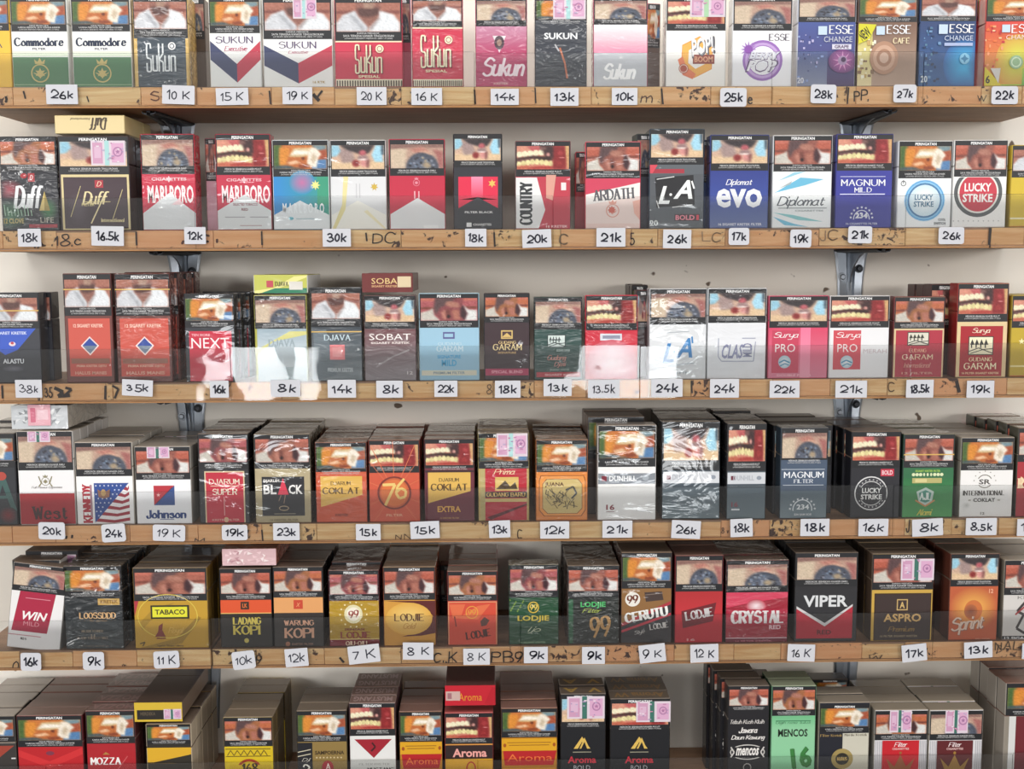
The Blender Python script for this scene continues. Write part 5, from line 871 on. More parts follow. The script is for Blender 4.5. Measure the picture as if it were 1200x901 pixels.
def d(D):
    D.R(627, 554, 690, 620, 'e0883c'); o = [(633, 557), (685, 557), (687, 563), (687, 598), (682, 605), (637, 605), (631, 598), (631, 563)]; D.G(o, '8c4c24'); D.G([((a - 659) * .97 + 659, (b - 581) * .97 + 581) for a, b in o], 'e8984c')
    o = [(640, 561), (678, 561), (683, 567), (683, 596), (677, 602), (641, 602), (635, 596), (635, 567)]; D.G(o, '8c5c30'); D.G([((a - 659) * .97 + 659, (b - 581) * .97 + 581) for a, b in o], 'cfb878'); D.T('JUANA', 638, 565, 661, 571, '5c3820', 'b')
    [D.L([(a, b), (a + random.uniform(-6, 8), b + random.uniform(3, 9)), (a + random.uniform(-4, 8), b + random.uniform(6, 12))], 1, random.choice(['7c6c48', '9c8c60', '4c4434'])) for a, b in [(random.uniform(638, 674), random.uniform(572, 590)) for _ in range(22)]]; D.L([(663, 574), (672, 570), (676, 578), (670, 584)], 2, '4c4c48')
pack(4, 627.5, 689, 515, 553, 'hand', 'dc843a', d, 'orange pack with an old engraving in a notched frame, above tag 12k', side='a05c2c', top='6c4c3c', n=4, mat='wrinkle', seed=2, plural='orange pack with engraving')
def dun(D, x0, x1, dark_, tx, small=False):
    D.R(x0, 547, x1, 613, dark_); D.R(x0, 553.5 + (0 if not small else 0), x1, 567, 'ccced2' if dark_ != 'f0efee' else '868c94'); D.R(tx - 9, 557, tx - 3, 563, '7c2838'); D.star(tx - 6, 560, 2, 'c8a060', .5, 4); D.T('DUNHILL', tx, 557, tx + (33 if not small else 26), 562.5, 'f0f2f4' if dark_ == 'f0efee' else 'f8f8f8', 'b')
def d(D): D.R(699, 547, 771, 613, 'f0efee'); D.R(699, 554.5, 771, 567, '868c94'); D.R(704.5, 557.5, 710.5, 563.5, '7c2838'); D.T('DUNHILL', 713.5, 557.5, 746, 563.5, 'f2f4f6', 'b'); D.E(757, 560, 4, 3, 'a8b0b8'); D.T('16', 710, 591, 720, 597.5, '8c3440', 'b'); D.R(710, 599, 720, 600, 'a89090'); D.L([(746, 598), (760, 599), (764, 601)], .8, 'b8b8bc')
pack(4, 700, 769, 498, 547, 'hand', 'f0efee', d, 'white pack with a grey name band and red numeral, above tag 21k', side='d0ccc8', top='8c8480', mat='wrap', seed=3, n=0)
pack(4, 688, 755, 488, 537, 'hand', '3c2c28', dark, 'dark brown headed pack showing above the white grey-banded pack', side='5c4c44', dy=0.028, n=2, mat='card', plural='dark brown headed pack')
def dn(D, x0, x1, t0, t1): D.R(x0, 552, x1, 613, '44505a'); D.R(x0 + 2, 553.5, x1 - 1, 567, 'd0d3d8'); D.R(x0 + 6, 557.5, x0 + 11, 562.5, '6c2c3c'); D.T('DUNHILL', t0, 557, t1, 563, 'b0b4bc', 'b'); D.E(x1 - 9, 560, 3, 2.4, '9098a4'); D.GR(x0, 572, x1, 613, '54626c', '6c7c84')
pack(4, 776, 844.5, 495, 552, 'surg', '44505a', lambda D: (dn(D, 775, 846, 788, 816)), 'slate pack with a silver name band and strong glare, above tag 26k', side='2c3238', top='34302e', mat='wrap', n=4, seed=2, pitch=-2.75, yaw=-.8, qoff=0.0045, dr=0.0008, plural='slate pack with silver band')
pack(4, 851.5, 898, 496, 552, 'teeth', '4c5862', lambda D: (dn(D, 850, 899, 859, 884), D.R(857, 596, 867, 598, 'e0e4e8'), D.T('16', 857, 588, 865, 594, '8c4450', 'b')), 'narrow slate pack with a silver band, above tag 18k fourth shelf', side='2c2c30', top='34302e', n=4, dr=0.0008, seed=3, plural='narrow slate pack')
pack(4, 905, 975, 498, 545, 'surg', '2c2c32', dark, 'black pack edge standing just behind the navy-grey pack, fourth shelf', side='22222a', dy=0.0225, top='34302c', n=3, mat='card', plural='black pack behind navy-grey pack')
def d(D): D.R(912, 539, 971, 613, '46566c'); D.GR(912, 575, 971, 613, '54646f', '7c8c94'); D.R(915, 549.5, 967, 550.3, 'b8c0cc'); D.T('MAGNUM', 918, 552.5, 966, 560, 'eef0f4', 's'); D.T('FILTER', 930, 561.5, 953, 566, 'e0e4ea', 's'); D.R(917, 568, 966, 568.8, 'c0c8d2'); D.O(941, 597, 12, 1.2, 'dfe4e8', 12, 24); D.R(926, 598.5, 957, 611, '72828b'); D.T('234', 934, 591, 949, 597, 'e8ecee', 'b'); [D.star(941 + 15 * math.cos(a), 596 - 12 * math.sin(a), 1.8, 'e0e4e8') for a in [i * math.pi / 8 for i in range(9)]]; D.T('234 SAM SOE', 931, 601.5, 952, 604, 'd8dce0', 'b')
pack(4, 914, 970, 501, 546, 'lung', '46566c', d, 'navy-grey pack with white serif capitals, above the right-hand tag 18k', side='34404c', mat='wrap', seed=2)
def d(D):
    D.R(995, 548, 1056, 613, '26262c'); D.R(1032, 549.5, 1048, 558, 'c02c44'); D.T('BOLD', 1033.5, 551, 1046.5, 556.5, 'f0d0d4', 'b'); D.O(1021, 578, 20, 1.4, 'd8d8d8'); D.E(1021, 578, 18, 18, '3a3a40'); D.O(1021, 578, 14.5, 1, 'c8c8c8'); D.E(1021, 578, 13.4, 13.4, '2c2c32')
    for i in range(22): a = i * 2 * math.pi / 22; D.E(1021 + 16.2 * math.cos(a), 578 + 16.2 * math.sin(a), .9, .9, 'c0c0c0', 6)
    D.R(1004, 571, 1039, 586, '2c2c32'); D.T('LUCKY', 1010, 571.5, 1033, 577.5, 'f0f0ee', 'b'); D.T('STRIKE', 1008.5, 579, 1034, 585, 'f0f0ee', 'b')
pack(4, 996.5, 1055, 505.5, 548, 'teeth', '26262c', d, 'black pack with a white ring emblem and red flash, above tag 16k', side='1c1c22', top='3c2c28', n=4, dr=-0.0018, plural='black pack with ring emblem', mat='card')
def d(D):
    D.R(1055, 548, 1119, 613, '2c6c44'); D.GR(1055, 560, 1119, 613, '287040', '4c9c58'); D.T('SIGARET KRETEK FILTER', 1072, 550.5, 1102, 553, 'a0c850', 'b')
    for i in range(9): D.E(1070 + i * 4.2, 556, 2.1 if i in (0, 1, 2, 6, 7, 8) else 1.3, 2, 'dce4b8', 10)
    D.R(1068.5, 560, 1104, 566, 'b8b070'); D.R(1072, 561, 1086, 565, 'd8cc90'); D.G([(1074, 576), (1085, 571), (1095, 576), (1093, 588), (1085, 592), (1077, 588)], 'b8c8c0'); D.G([(1077, 577.5), (1085, 574), (1092, 577.5), (1090, 587), (1085, 589), (1079, 587)], '4c8c7c'); D.T('AJL', 1078, 577, 1092, 586, 'e0e8e4', 's'); D.L([(1073, 586), (1085, 593), (1096, 586)], 1.8, 'c88c58'); D.T('Alami', 1075, 596.5, 1094, 604, 'd8d060', 'c')
pack(4, 1057.5, 1118, 508.5, 548, 'neck', '2c6c44', d, 'green pack with gold bar and shield emblem, above tag 8k', side='2a4438', top='6c685c', n=4, dr=-0.0022, tape=532, plural='green pack with gold bar', seed=4)
def d(D):
    D.R(1122, 551, 1189, 613, 'eeecea'); D.O(1154, 564, 9, 1, '70685c', 8, 20); D.R(1143, 561, 1165, 568, 'eeecea'); D.T('SR', 1147, 561.5, 1161, 567.5, '54504c', 'b'); [D.star(1154 + 13 * math.cos(a), 563 - 11 * math.sin(a), 1.1, '8c8478') for a in [i * math.pi / 6 for i in range(7)]]
    D.T('INTERNATIONAL', 1128, 574.5, 1178, 580.5, '4c4844', 's'); D.T('COKLAT', 1141, 583.5, 1167, 588, '3c3834', 'b'); D.R(1135, 585, 1138, 587, 'b8b4ac'); D.R(1170, 585, 1173, 587, 'b8b4ac'); D.T('12', 1150, 600, 1155, 603, '8c8880', 'b'); D.GE(1133, 592, 5, 4, 'c8c8c4', 'eeecea')
pack(4, 1124.5, 1187.5, 512.5, 551, 'hand', 'eeecea', d, 'white pack with a round monogram and grey capitals, above tag 8.5k', side='8c867c', top='8c867c', n=4, dr=-0.0028, plural='white monogram pack', mat='card')
def d(D): D.R(1188, 541, 1250, 613, 'a82430'); D.G([(1192, 572), (1196, 558), (1199, 560), (1198, 572)], 'e8c8a0'); D.T('RAPTOR', 1192, 560, 1236, 572, 'f0d8b0', 's')
pack(4, 1191, 1250, 501, 541, 'neck', 'a82430', d, 'red pack cut by the right frame at the end of the fourth shelf', side='3c3c30', top='5c5a48', n=4, dr=-0.002, plural='red pack at right frame')

# ---- row 5
def d(D):
    D.R(-4, 694, 74, 768, 'e8e6e6'); D.G([(15, 694), (58, 694), (51, 741), (8, 741)], 'a82040'); D.R(22, 701, 52, 702, 'd08090'); D.T('WIN', 20, 717, 50, 727, 'f0ecea', 'i'); D.T('MILD', 22, 729, 41, 734, 'd8909c', 'n'); D.R(2, 745, 44, 746, 'c88c94'); D.T('MILD 16', 20, 748, 27, 751, '504c4c', 'b')
pack(5, 4.5, 68, 661, 694, 'lung', 'e8e6e6', d, 'white pack with a slanting red panel leaning to the right, above tag 16k left', side='8c8884', top='4c3c34', roll=7.5, seed=7, mat='card')
pack(5, 32, 94, 645, 685, 'neck', '3c2c28', dark, 'taller dark pack with tax stamp behind the leaning white and red one', side='2c2422', dy=0.034, st=(58, 650, 92, 662, 0), n=1, plural='taller dark pack far left', mat='card', seed=2)
pack(5, 16, 73, 656, 696, 'lung', 'c8c0b8', dark, 'pale pack standing straight behind the leaning white and red pack', side='c0bcb4', top='3c302c', dy=0.012, mat='card', seed=3)
def d(D): D.R(74, 702, 147, 768, '23282c'); D.GR(74, 725, 147, 768, '262c30', '343c40'); D.R(115, 701.5, 141, 709, 'c09c58'); D.T('KRETEK', 118, 703, 139, 707, '7c5c30', 'b'); D.T('LOOSSDDD', 92, 717.5, 136, 725, 'd0a878', 's', wt=1.1); D.T('filter cigarettes', 104, 726, 125, 729, 'a08464', 'c'); D.T('MR. KRETEKINDO', 94, 738, 120, 741, '9c8c78', 's'); D.T('H', 105, 743, 110, 749, 'a0907c', 's'); D.T('ALADIN TOBACCO SINCE', 88, 746, 126, 749, '8c7c6c', 's'); D.T('EST KUDUS INDONESIA', 90, 756, 126, 758, '7c7468', 's')
pack(5, 75, 144, 663, 700, 'hand', '23282c', d, 'black pack with thin tan serif capitals, above tag 9k far left', side='1c1e22', top='2c2826', n=3, mat='wrinkle', plural='black pack with tan capitals', dr=0.0012, qh=0.02)
def d(D): D.R(155, 704, 246, 768, 'c0962c'); D.G([(155, 704), (162, 704), (155, 722)], 'b03040'); D.G([(162, 768), (206, 748), (232, 722), (236, 724), (212, 754), (176, 768)], '9c7a24'); D.G([(162, 730), (180, 712), (205, 706), (184, 718), (165, 738)], 'a88428'); D.O(196, 722, 36, 1, 'd8c050', 26); D.R(176, 709, 222, 725, '2c2818'); D.R(178, 711, 219.5, 723, 'e0dc30'); D.T('TABACO', 181, 714, 217, 720, '3c3414', 'b', 0); D.G([(185, 733), (190, 730), (189, 738), (193, 746), (180, 746), (184, 740)], '7c2c24'); D.T('Royal', 196, 735, 215, 744, 'd8b050', 'c'); D.R(182, 747, 193, 748.5, '7c2c24'); D.T('Superior Blended Tobacco', 182, 755, 214, 758.5, '6c5420', 's'); D.L([(162, 754), (168, 752), (165, 757)], 1.4, '5c4818')
pack(5, 156.5, 244, 665, 704, 'neck', 'c0962c', d, 'wide mustard pack with a yellow name plate, above tag 11 K', side='8c6c30', top='4c4038', n=4, plural='wide mustard pack', seed=3)
lying(5, 260, 324, 643, 662.5, 'd8b0b4', '9c5c4c', 'a87058', lambda D: (D.R(260, 643, 324, 663, 'd4b0b4'), [D.G([(a, b), (a + random.uniform(3, 8), b + random.uniform(-2, 3)), (a + random.uniform(-1, 5), b + random.uniform(2, 5))], random.choice(['f0e0e0', 'b88890', 'e8c8cc'])) for a, b in [(random.uniform(261, 314), random.uniform(645, 658)) for _ in range(24)]]), 'crinkled pink-silver pack lying on the orange and black packs', mat='wrinkle')
def kopi(D, x0, x1, co, c1, c2, t1, tx, k0, k1, ty):
    D.R(x0, 703, x1, 718, co); D.R(x0, 718, x1, 719, 'e0b868'); D.R(x0, 719.5, x1, 768, '2a2522')
    D.T(t1, tx[0], ty, tx[1], ty + 9, c1, 's', wt=1.2); D.T('KOPI', k0, ty + 9.5, k1, ty + 21, c1, 's', wt=1.3)
pack(5, 257.5, 319, 666, 703, 'neck', '2a2522', lambda D: (kopi(D, 256, 320, 'd8542c', 'd8c458', 0, 'LADANG', (272, 306), 272, 305, 723), D.R(282, 705, 292, 714, '34281c'), D.T('LK', 284, 707, 290, 712, 'd86c34', 'b'), D.E(288, 750.5, 2.8, 2.8, 'c8b860')), 'black pack with orange band and yellow serif lettering, above tag 10k', side='1c1a1a', top='3c2c28', n=3, plural='black pack with yellow lettering', seed=0, mat='card')
pack(5, 320, 379.5, 664, 700, 'neck', '2c2624', lambda D: (D.R(319, 700, 380, 718, 'e0a064'), D.R(344, 703, 355, 713.5, 'c8442c'), D.T('X', 347, 706, 352, 711, 'e8a070', 'c'), D.R(319, 718, 380, 768, '2e2826'), D.T('WARUNG', 332, 726.5, 368, 733, 'd8a488', 's', wt=1.2), D.T('KOPI', 332, 735.5, 368, 748, 'd8a488', 's', wt=1.3), D.E(336, 754.5, 2.8, 2.8, '9c6850'), D.T('KRETEK FILTER', 341, 753.5, 367, 756, '8c6c5c', 'b')), 'dark pack with pale orange band and salmon lettering, above tag 12k', side='1e1a1a', top='3c2c28', n=4, dr=0.0004, plural='dark pack with salmon lettering', seed=1)
def d(D):
    D.R(383, 704, 448, 768, 'b08c24'); D.R(383, 749, 448, 758, '7c1c2c'); D.R(383, 748.5, 448, 749.4, 'e0c880'); D.E(414, 719.5, 11, 11, 'e0d8b0'); D.E(414, 719.5, 8, 8, 'f0e8d8'); D.T('99', 408, 715, 421, 724, '8c3428', 's', 8, 1.3); [D.E(414 + 16 * math.cos(a), 720 + 14.5 * math.sin(a), 1.1, 1.1, 'e8dca8', 6) for a in [i * math.pi / 7 for i in range(14)]]
    D.T('SENSASI', 403, 736, 427, 738.6, '7c2c20', 'b'); D.T('LODJIE', 398, 740, 434, 748, '8c2c20', 's', wt=1.2); D.T('QIU-QIU', 404, 751, 430, 756.4, 'e8c8b0', 's', wt=1.3)
pack(5, 385, 445, 668, 703.5, 'neck', '6c1c2c', d, 'mustard pack with a number disc and maroon foot, above tag 7 K', side='4c1420', top='3c2426', n=3, plural='mustard pack with number disc', seed=2, qh=0.03, mat='wrinkle')
def d(D): D.R(447, 703, 512, 768, 'd0963c'); D.G([(447, 704), (512, 704), (512, 742), (494, 745), (470, 746), (500, 738), (508, 722), (496, 710), (470, 712), (462, 716), (478, 706)], '5c1c1c'); D.GE(479, 725, 28, 19, 'eccc7c', 'dca848'); D.T('LODJIE', 461, 719, 497, 728, '5c3018', 's'); D.T('Gold', 472, 730, 488, 737, 'c89040', 'c')
pack(5, 449, 511, 664, 703, 'neck', 'd0963c', d, 'amber pack with gold ellipse and maroon swoosh, above the left 8 K tag', side='7c3c24', top='5c4434', n=4, plural='amber pack with gold ellipse', seed=4)
def d(D): D.R(523, 704, 585, 768, 'c8443c'); D.R(524.5, 705, 583, 756, 'd89c70'); D.R(525.5, 706, 582, 755, 'd04a34'); D.G([(526, 708), (545, 708), (540, 722), (550, 716), (560, 710), (575, 708), (560, 726), (530, 724)], 'dc6c44'); D.O(553, 717.5, 7.5, 1, 'e0a040'); D.T('99', 548, 714, 558, 721, 'd8983c', 's'); D.G([(563, 728), (568, 723), (574, 727), (570, 733), (564, 734)], '5c3830'); D.L([(532, 722), (534, 734)], 1.6, '7c3024'); D.T('LODJIE', 545, 738.5, 575, 748, '4c2018', 's', 9, 1.1)
pack(5, 524, 583.5, 669, 704, 'neck', 'c8443c', d, 'orange-red pack with tilted dark lettering, above the right 8 K tag', side='6c2424', top='5c3c34', n=4, plural='orange-red pack with tilted lettering', seed=1)
pack(5, 516, 532, 662, 706, 'neck', '4c2c2c', dark, 'maroon pack edge standing back left of the tilted-lettering orange-red pack', side='6c2c2c', dy=0.0232 + 0.08, mat='card')
def d(D): D.R(595, 700, 656, 768, '1f4a30'); [D.star(597 + (i * 37 % 17), 703 + (i * 23 % 14), 1.3, '7c9840', .5, 4) for i in range(14)]; D.O(625, 711.5, 6.8, 1.3, 'd0b040'); D.T('99', 620.5, 708, 630, 715, 'e0c860', 's', wt=1.2); D.T('LODJIE', 606, 721, 644, 729, 'd8c048', 'b'); D.T('Ijo', 618, 734, 634, 742, 'c8d0b0', 'c'); D.T('16 SIGARET KRETEK', 609, 751.5, 640, 753.6, '8ca888', 'b')
pack(5, 596, 655, 661.5, 700, 'neck', '1f4a30', d, 'dark green pack with yellow capitals and number circle, fifth shelf', side='1a3426', top='3c3c34', n=0, mat='wrinkle', seed=2)
def d(D): D.R(664, 700, 727, 768, '262a28'); D.R(666, 702, 671, 768, '2c5c40'); D.T('LODJIE', 680, 705, 710, 713, '4cb868', 'b'); D.T('Filter', 682, 713, 705, 718, 'a8b858', 'c'); D.T('99', 691, 722, 717, 747, 'c0945c', 's', 6, .9)
pack(5, 664.5, 726, 662.5, 700, 'neck', '262a28', d, 'black pack with green word and big bronze 99, above the second 9k', side='3c2c28', top='44362e', n=4, plural='black pack with bronze 99', seed=0, mat='wrinkle')
def d(D): D.R(727, 690, 789, 768, '8c6438'); D.G([(727, 734), (789, 708), (789, 768), (727, 768)], '302c30'); D.E(741, 702, 9, 8.5, 'e8e4dc'); D.T('99', 734, 697, 748, 707, '6c3424', 's', 4, 1.3); D.G([(755, 694), (776, 693), (778, 703), (757, 705)], '443430'); D.L([(756, 697), (777, 695)], 1, '7c6c64'); D.G([(727, 730), (789, 704), (789, 708), (727, 734)], 'a8303c'); D.G([(727, 738), (789, 718), (789, 721), (727, 741)], 'b83444'); D.T('CERUTU', 731, 714, 784, 726, 'ecece8', 's', 9.5, 1.5); D.T('Style', 743, 738, 756, 744, 'c0bcb8', 'c', 9); D.T('LODJIE', 761, 730, 784, 737, 'd0ccc8', 's', 8)
pack(5, 727.5, 787.5, 647, 689.5, 'hand', '8c6438', d, 'bronze pack with cigar, red stripes and slanted white capitals', side='44302c', top='4c3c30', n=3, mat='wrap', plural='bronze pack with cigar picture')
def d(D): D.R(789, 693, 849, 768, 'b82834'); D.GR(789, 693, 849, 720, 'b02c30', 'c03038'); D.G([(798, 716), (840, 706), (836, 728), (800, 736)], '6c2028'); D.T('LODJIE', 802, 714, 836, 725, 'c8c4c4', 's', 10, 1.1); D.T('FILTER', 804, 728, 816, 731, '702028', 'b'); D.T('16', 805, 748, 815, 751, 'd89898', 'b')
pack(5, 790.5, 847.5, 650.5, 693, 'lung', 'b82834', d, 'plain crimson pack with grey slanted name, above tag 12 K', side='6c1c24', top='4c2424', n=3, mat='card', plural='plain crimson pack', seed=8)
def d(D): D.R(849, 694, 926, 768, '9c2034'); D.G([(849, 694), (926, 694), (926, 700), (880, 706), (849, 712)], 'd0405c'); D.GE(886, 710, 12, 8, 'f0e0e4', 'b83048'); D.R(849, 714, 926, 732, 'a8203c'); D.T('CRYSTAL', 856, 715, 919, 731, 'e0dcdc', 's', wt=1.2); D.T('RED', 902, 732.5, 916, 737.5, 'e4c0c8', 'b'); D.R(849, 747, 926, 748, 'd0b0b8'); D.R(849, 748, 926, 768, '6c1c30'); D.T('16 FILTER KRETEK', 862, 750, 906, 752.5, 'b06c78', 'b')
pack(5, 850, 924, 656, 694, 'lung', '9c2034', d, 'wide ruby pack with tall narrow white capitals, fifth shelf', side='3c2024', top='3c3230', n=4, mat='wrinkle', plural='wide ruby pack', seed=9)
def d(D): D.R(930, 688, 1006, 768, '26262a'); D.G([(933, 711), (967, 733), (1000, 709), (1000, 748), (933, 748)], 'b02034'); D.G([(933, 710), (967, 730), (1000, 708), (1000, 710.5), (967, 734), (933, 713)], 'd0d0d0'); D.T('VIPER', 941, 697.5, 994, 711, 'd8dadc', 'b'); D.T('RED', 958, 738, 975, 743.5, '5c1c24', 'b')
pack(5, 931, 1005, 647.5, 687, 'lung', '26262a', d, 'wide black pack with red chevron panel, above tag 16 K', side='1e1e20', top='2e2826', n=3, mat='wrap', plural='wide black chevron pack', seed=1, qh=.01)
def d(D): D.R(1020, 691, 1096, 768, 'c8a248'); D.R(1024, 695, 1092, 752, '3c2818'); D.R(1025.5, 696.5, 1090.5, 751, '3a2c2a'); D.R(1051, 702, 1064, 715, 'c8a86c'); D.R(1052.2, 703.2, 1062.8, 713.8, '3a2c2a'); D.T('A', 1054.5, 705, 1060.5, 712.5, 'd0b070', 'b'); D.T('ASPRO', 1035.5, 719, 1080.5, 728.5, 'caa468', 'b'); D.T('Premium', 1041, 734, 1073, 740, '94743c', 'c'); D.T('16 FILTER SIGARET KRETEK', 1032, 744, 1077, 746.4, '948468', 'b')
pack(5, 1020.5, 1093.5, 648.5, 691, 'neck', 'c8a248', d, 'dark brown pack in a thick gold frame, above tag 17k', side='4c3c30', top='4c4038', n=4, st=(1054.5, 655, 1094, 680, 0), mat='card', plural='gold-framed brown pack')
pack(5, 1084, 1108, 653, 693, 'shirt', '2a2422', lambda D: D.T('Xc', 1096, 690, 1106, 700, 'a0a0a0', 'c'), 'dark pack set back between gold-framed and orange-globe packs, fifth shelf', side='221c1c', dy=0.045, n=2, mat='card', plural='dark pack beside orange-globe pack')
def d(D): D.R(1110, 688, 1171, 768, 'bc5c38'); D.GE(1141, 713, 30, 26, 'f0b858', 'bc5c38'); D.E(1141, 715, 11, 12, 'c8703c'); D.GE(1138, 716, 8, 8, '7c4838', 'b0643c'); D.T('Sprint', 1115, 723, 1156, 744, '8c6458', 'c', 5); D.T('Sprint', 1114.5, 722, 1155, 743, 'e0c8b8', 'c', 5); D.T('12', 1159, 690, 1164, 695, 'e8b090', 'b'); D.T('FILTER', 1145, 748, 1163, 750.5, 'd89880', 'b')
pack(5, 1112, 1170, 648.5, 687, 'surg', 'bc5c38', d, 'rust-orange pack with a glowing globe, above tag 13k', side='5c3024', top='3c3630', n=4, mat='card', plural='orange-globe pack', seed=7)
def d(D): D.R(1172, 697, 1240, 768, 'd0ccc8'); D.R(1172, 745, 1240, 768, '2c2a2c'); D.T('12 SIGARET', 1178, 746, 1214, 750, 'd8d8d8', 'b'); D.T('KING', 1192, 698, 1214, 702, '4c4844', 's'); D.L([(1204, 702), (1192, 716), (1200, 720), (1192, 736), (1202, 742)], 3, '3c3434'); D.L([(1190, 720), (1204, 708)], 2, 'a03438')
pack(5, 1175, 1240, 656, 697, 'neck', 'd0ccc8', d, 'grey-white pack with black foot cut by the right frame, fifth shelf', side='7c7468', top='8c867a', n=3, mat='card', plural='grey-white pack at right frame')

# ---- row 6 (its shelf lies below the frame)
pack(6, -42, 19.5, 839, 869, 'hand', '4c4a48', lambda D: (D.R(-42, 872, 20, 940, '34302e'), D.G([(-42, 874), (18, 874), (-10, 895), (-42, 905)], '9c3c2c'), D.R(14, 888, 20, 889.5, 'd8d8d8')), 'grey-topped pack cut by the left frame, bottom shelf', side='4c4844', top='6c6660', n=4, plural='grey-topped pack at left frame')
def d(D): D.R(20, 875, 99, 940, 'b81c24'); D.G([(20, 878), (58, 892), (98, 876), (98, 884), (58, 900), (20, 886)], 'cc2c30'); D.E(59, 882.5, 5, 2.4, '7c3448')
pack(6, 21, 98.5, 838, 875, 'hand', 'b81c24', d, 'wide plain red pack with bandaged-hand picture, bottom shelf left', side='5c1c20', top='4c2c2c', n=4, plural='wide plain red pack', seed=1, mat='card')
def d(D): D.R(100, 872, 161, 940, 'ac1824'); D.T('MOZZA', 105, 887, 142, 896, 'f0ecea', 's', wt=1.3); D.G([(120, 884), (124, 881), (129, 884)], 'b08040'); D.L([(138, 901), (150, 886)], 1, 'c85c60')
pack(6, 101.5, 160, 832.5, 871, 'hand', 'ac1824', d, 'crimson pack with white serif capitals, bottom shelf left', side='4c1c20', top='4c2c30', n=4, plural='crimson pack with white capitals', toptext=('MOZZA', '8c6c68'), seed=2)
pack(6, 172, 225.5, 848, 872, 'hand', 'd0a024', lambda D: (D.R(170, 872, 227, 940, '2c2820'), D.G([(170, 876), (227, 876), (227, 884), (180, 893), (170, 893)], 'd8a828')), 'yellow and black pack beneath the lying yellow-edged one, bottom shelf', side='c8b8a0', top='4c3c34', n=4, plural='yellow and black pack', seed=3, mat='card')
lying(6, 157.5, 213, 823.5, 845, 'd0b034', '7c6858', '4c3c34', lambda D: (D.R(157, 823, 214, 846, 'd2b236'), D.R(160, 832, 211, 843.5, '26221e'), D.T('MERDEKA', 164, 834.5, 182, 838.5, '5c5040', 'b')), 'yellow-edged dark pack lying with tax stamp facing out, bottom shelf', st=(192, 831, 213, 843, 0), mat='card', depth=0.112)
def d(D): D.R(261, 875, 322, 940, 'd0b41c'); D.L([(264, 877.5), (318, 877.5)], .9, '4c3c14'); D.L([(264, 886), (318, 886)], .9, '4c3c14'); [D.L([(266 + i * 8, 885), (270 + i * 8, 879), (274 + i * 8, 885)], .9, '5c4818') for i in range(6)]; D.O(292, 900, 14, 3, '9c3420', 11); D.R(268, 896, 318, 901, 'c8a820'); D.T('168', 283, 894, 303, 905, '3c2c14', 's', wt=1.3)
pack(6, 262.5, 321, 840, 874.5, 'neck', 'd0b41c', d, 'bright yellow pack with a dark number 168, bottom shelf', side='6c5834', top='5c4c38', n=4, plural='bright yellow pack', seed=1, mat='card')
def d(D): D.R(347, 869, 409, 940, '8c7440'); D.R(347, 870, 366, 940, '1c1c22'); D.L([(348, 881), (364, 878)], 1, 'c8c0a8'); D.L([(348, 886), (364, 883)], 1, 'c8c0a8'); D.T('Dji', 353, 888, 364, 893, 'd8d4c8', 'c'); D.T('2', 354, 895, 363, 905, 'e8e4d8', 's', wt=1.5); D.T('SAMPOERNA', 369, 879.5, 404, 884, '3c2c18', 'b'); [D.star(371 + i * 4.2, 887.5, 1.4, 'd8c8a0') for i in range(8)]; D.E(384, 899, 7, 8, '9c2c34'); D.T('A', 381, 894, 388, 903, 'e8d8d0', 's')
pack(6, 348, 407.5, 832.5, 869, 'hand', '8c7440', d, 'olive and black pack with a row of small stars, bottom shelf', side='3c3428', top='4c423a', n=2, plural='olive and black starred pack', seed=4, mat='card')
def d(D): D.R(409, 862, 466, 940, 'e0dfdd'); D.G([(415, 866), (460, 866), (438, 888)], '9c1c2c'); D.L([(436, 870), (440, 875), (435, 880)], 2, '3c1418'); D.R(409, 889, 466, 940, 'c8c8c4'); D.T('FILTER KRETEK', 420, 894, 457, 896.5, '8c8c88', 's'); D.T('MUSTANG', 430, 899, 462, 904, '4c4c4c', 's', wt=1.3)
pk = pack(6, 409.5, 464.5, 823.5, 862, 'teeth', 'e0dfdd', d, 'white pack with a dark red downward triangle, bottom shelf', side='54383a', top='5c3a3c', n=3, plural='white pack with red triangle', toptext=('MUSTANG', 'a8908c'), seed=6, mat='card')
def arom(D, x0, x1, yp, sc=1):
    D.R(x0, yp, x1, yp + 14, 'd8a01c'); D.G([(x0 + 3, yp + 14), (x1 - 1, yp + 14), (x1 - 5, yp + 31), (x0 + 5, yp + 31)], 'b01c20'); D.R(x0 + 8, yp + 4, x1 - 8, yp + 4.8, '8c5c18'); D.R(x0 + 10, yp + 7, x1 - 10, yp + 7.8, '8c5c18'); D.E(x0 + 5, yp + 7.5, 1.8, 2.2, 'a05018'); D.E(x1 - 4, yp + 7, 1.8, 2.2, 'a05018')
    D.T('Aroma', x0 + 8, yp + 18, x1 - 6, yp + 26, 'e07038', 'n'); D.R(x0 + 2, yp + 34, x1 - 2, yp + 60, 'd8942c')
pack(6, 468, 519, 833.5, 869, 'hand', 'b87c1c', lambda D: arom(D, 467, 520, 869.5), 'narrow yellow and red pack left of the stacked bright red one, bottom shelf', side='54382c', top='5c2c28', n=3, plural='narrow yellow and red pack', seed=5, mat='card')
def d(D): D.R(520, 872, 580, 889, '2c1c1c'); D.R(520, 871.5, 580, 873, 'd08c40'); D.R(520, 889, 580, 940, 'd09c28'); D.T('Aroma', 530, 877, 571, 887, 'e4a098', 'b'); D.O(552, 901, 6, 1.6, 'b03424', 9)
pack(6, 521, 578.5, 835, 872, 'teeth', 'c02028', d, 'red-headed pack with black name band below the lying red one', side='6c1c20', top='c01c28', n=3, plural='red-headed pack', seed=7, mat='card')
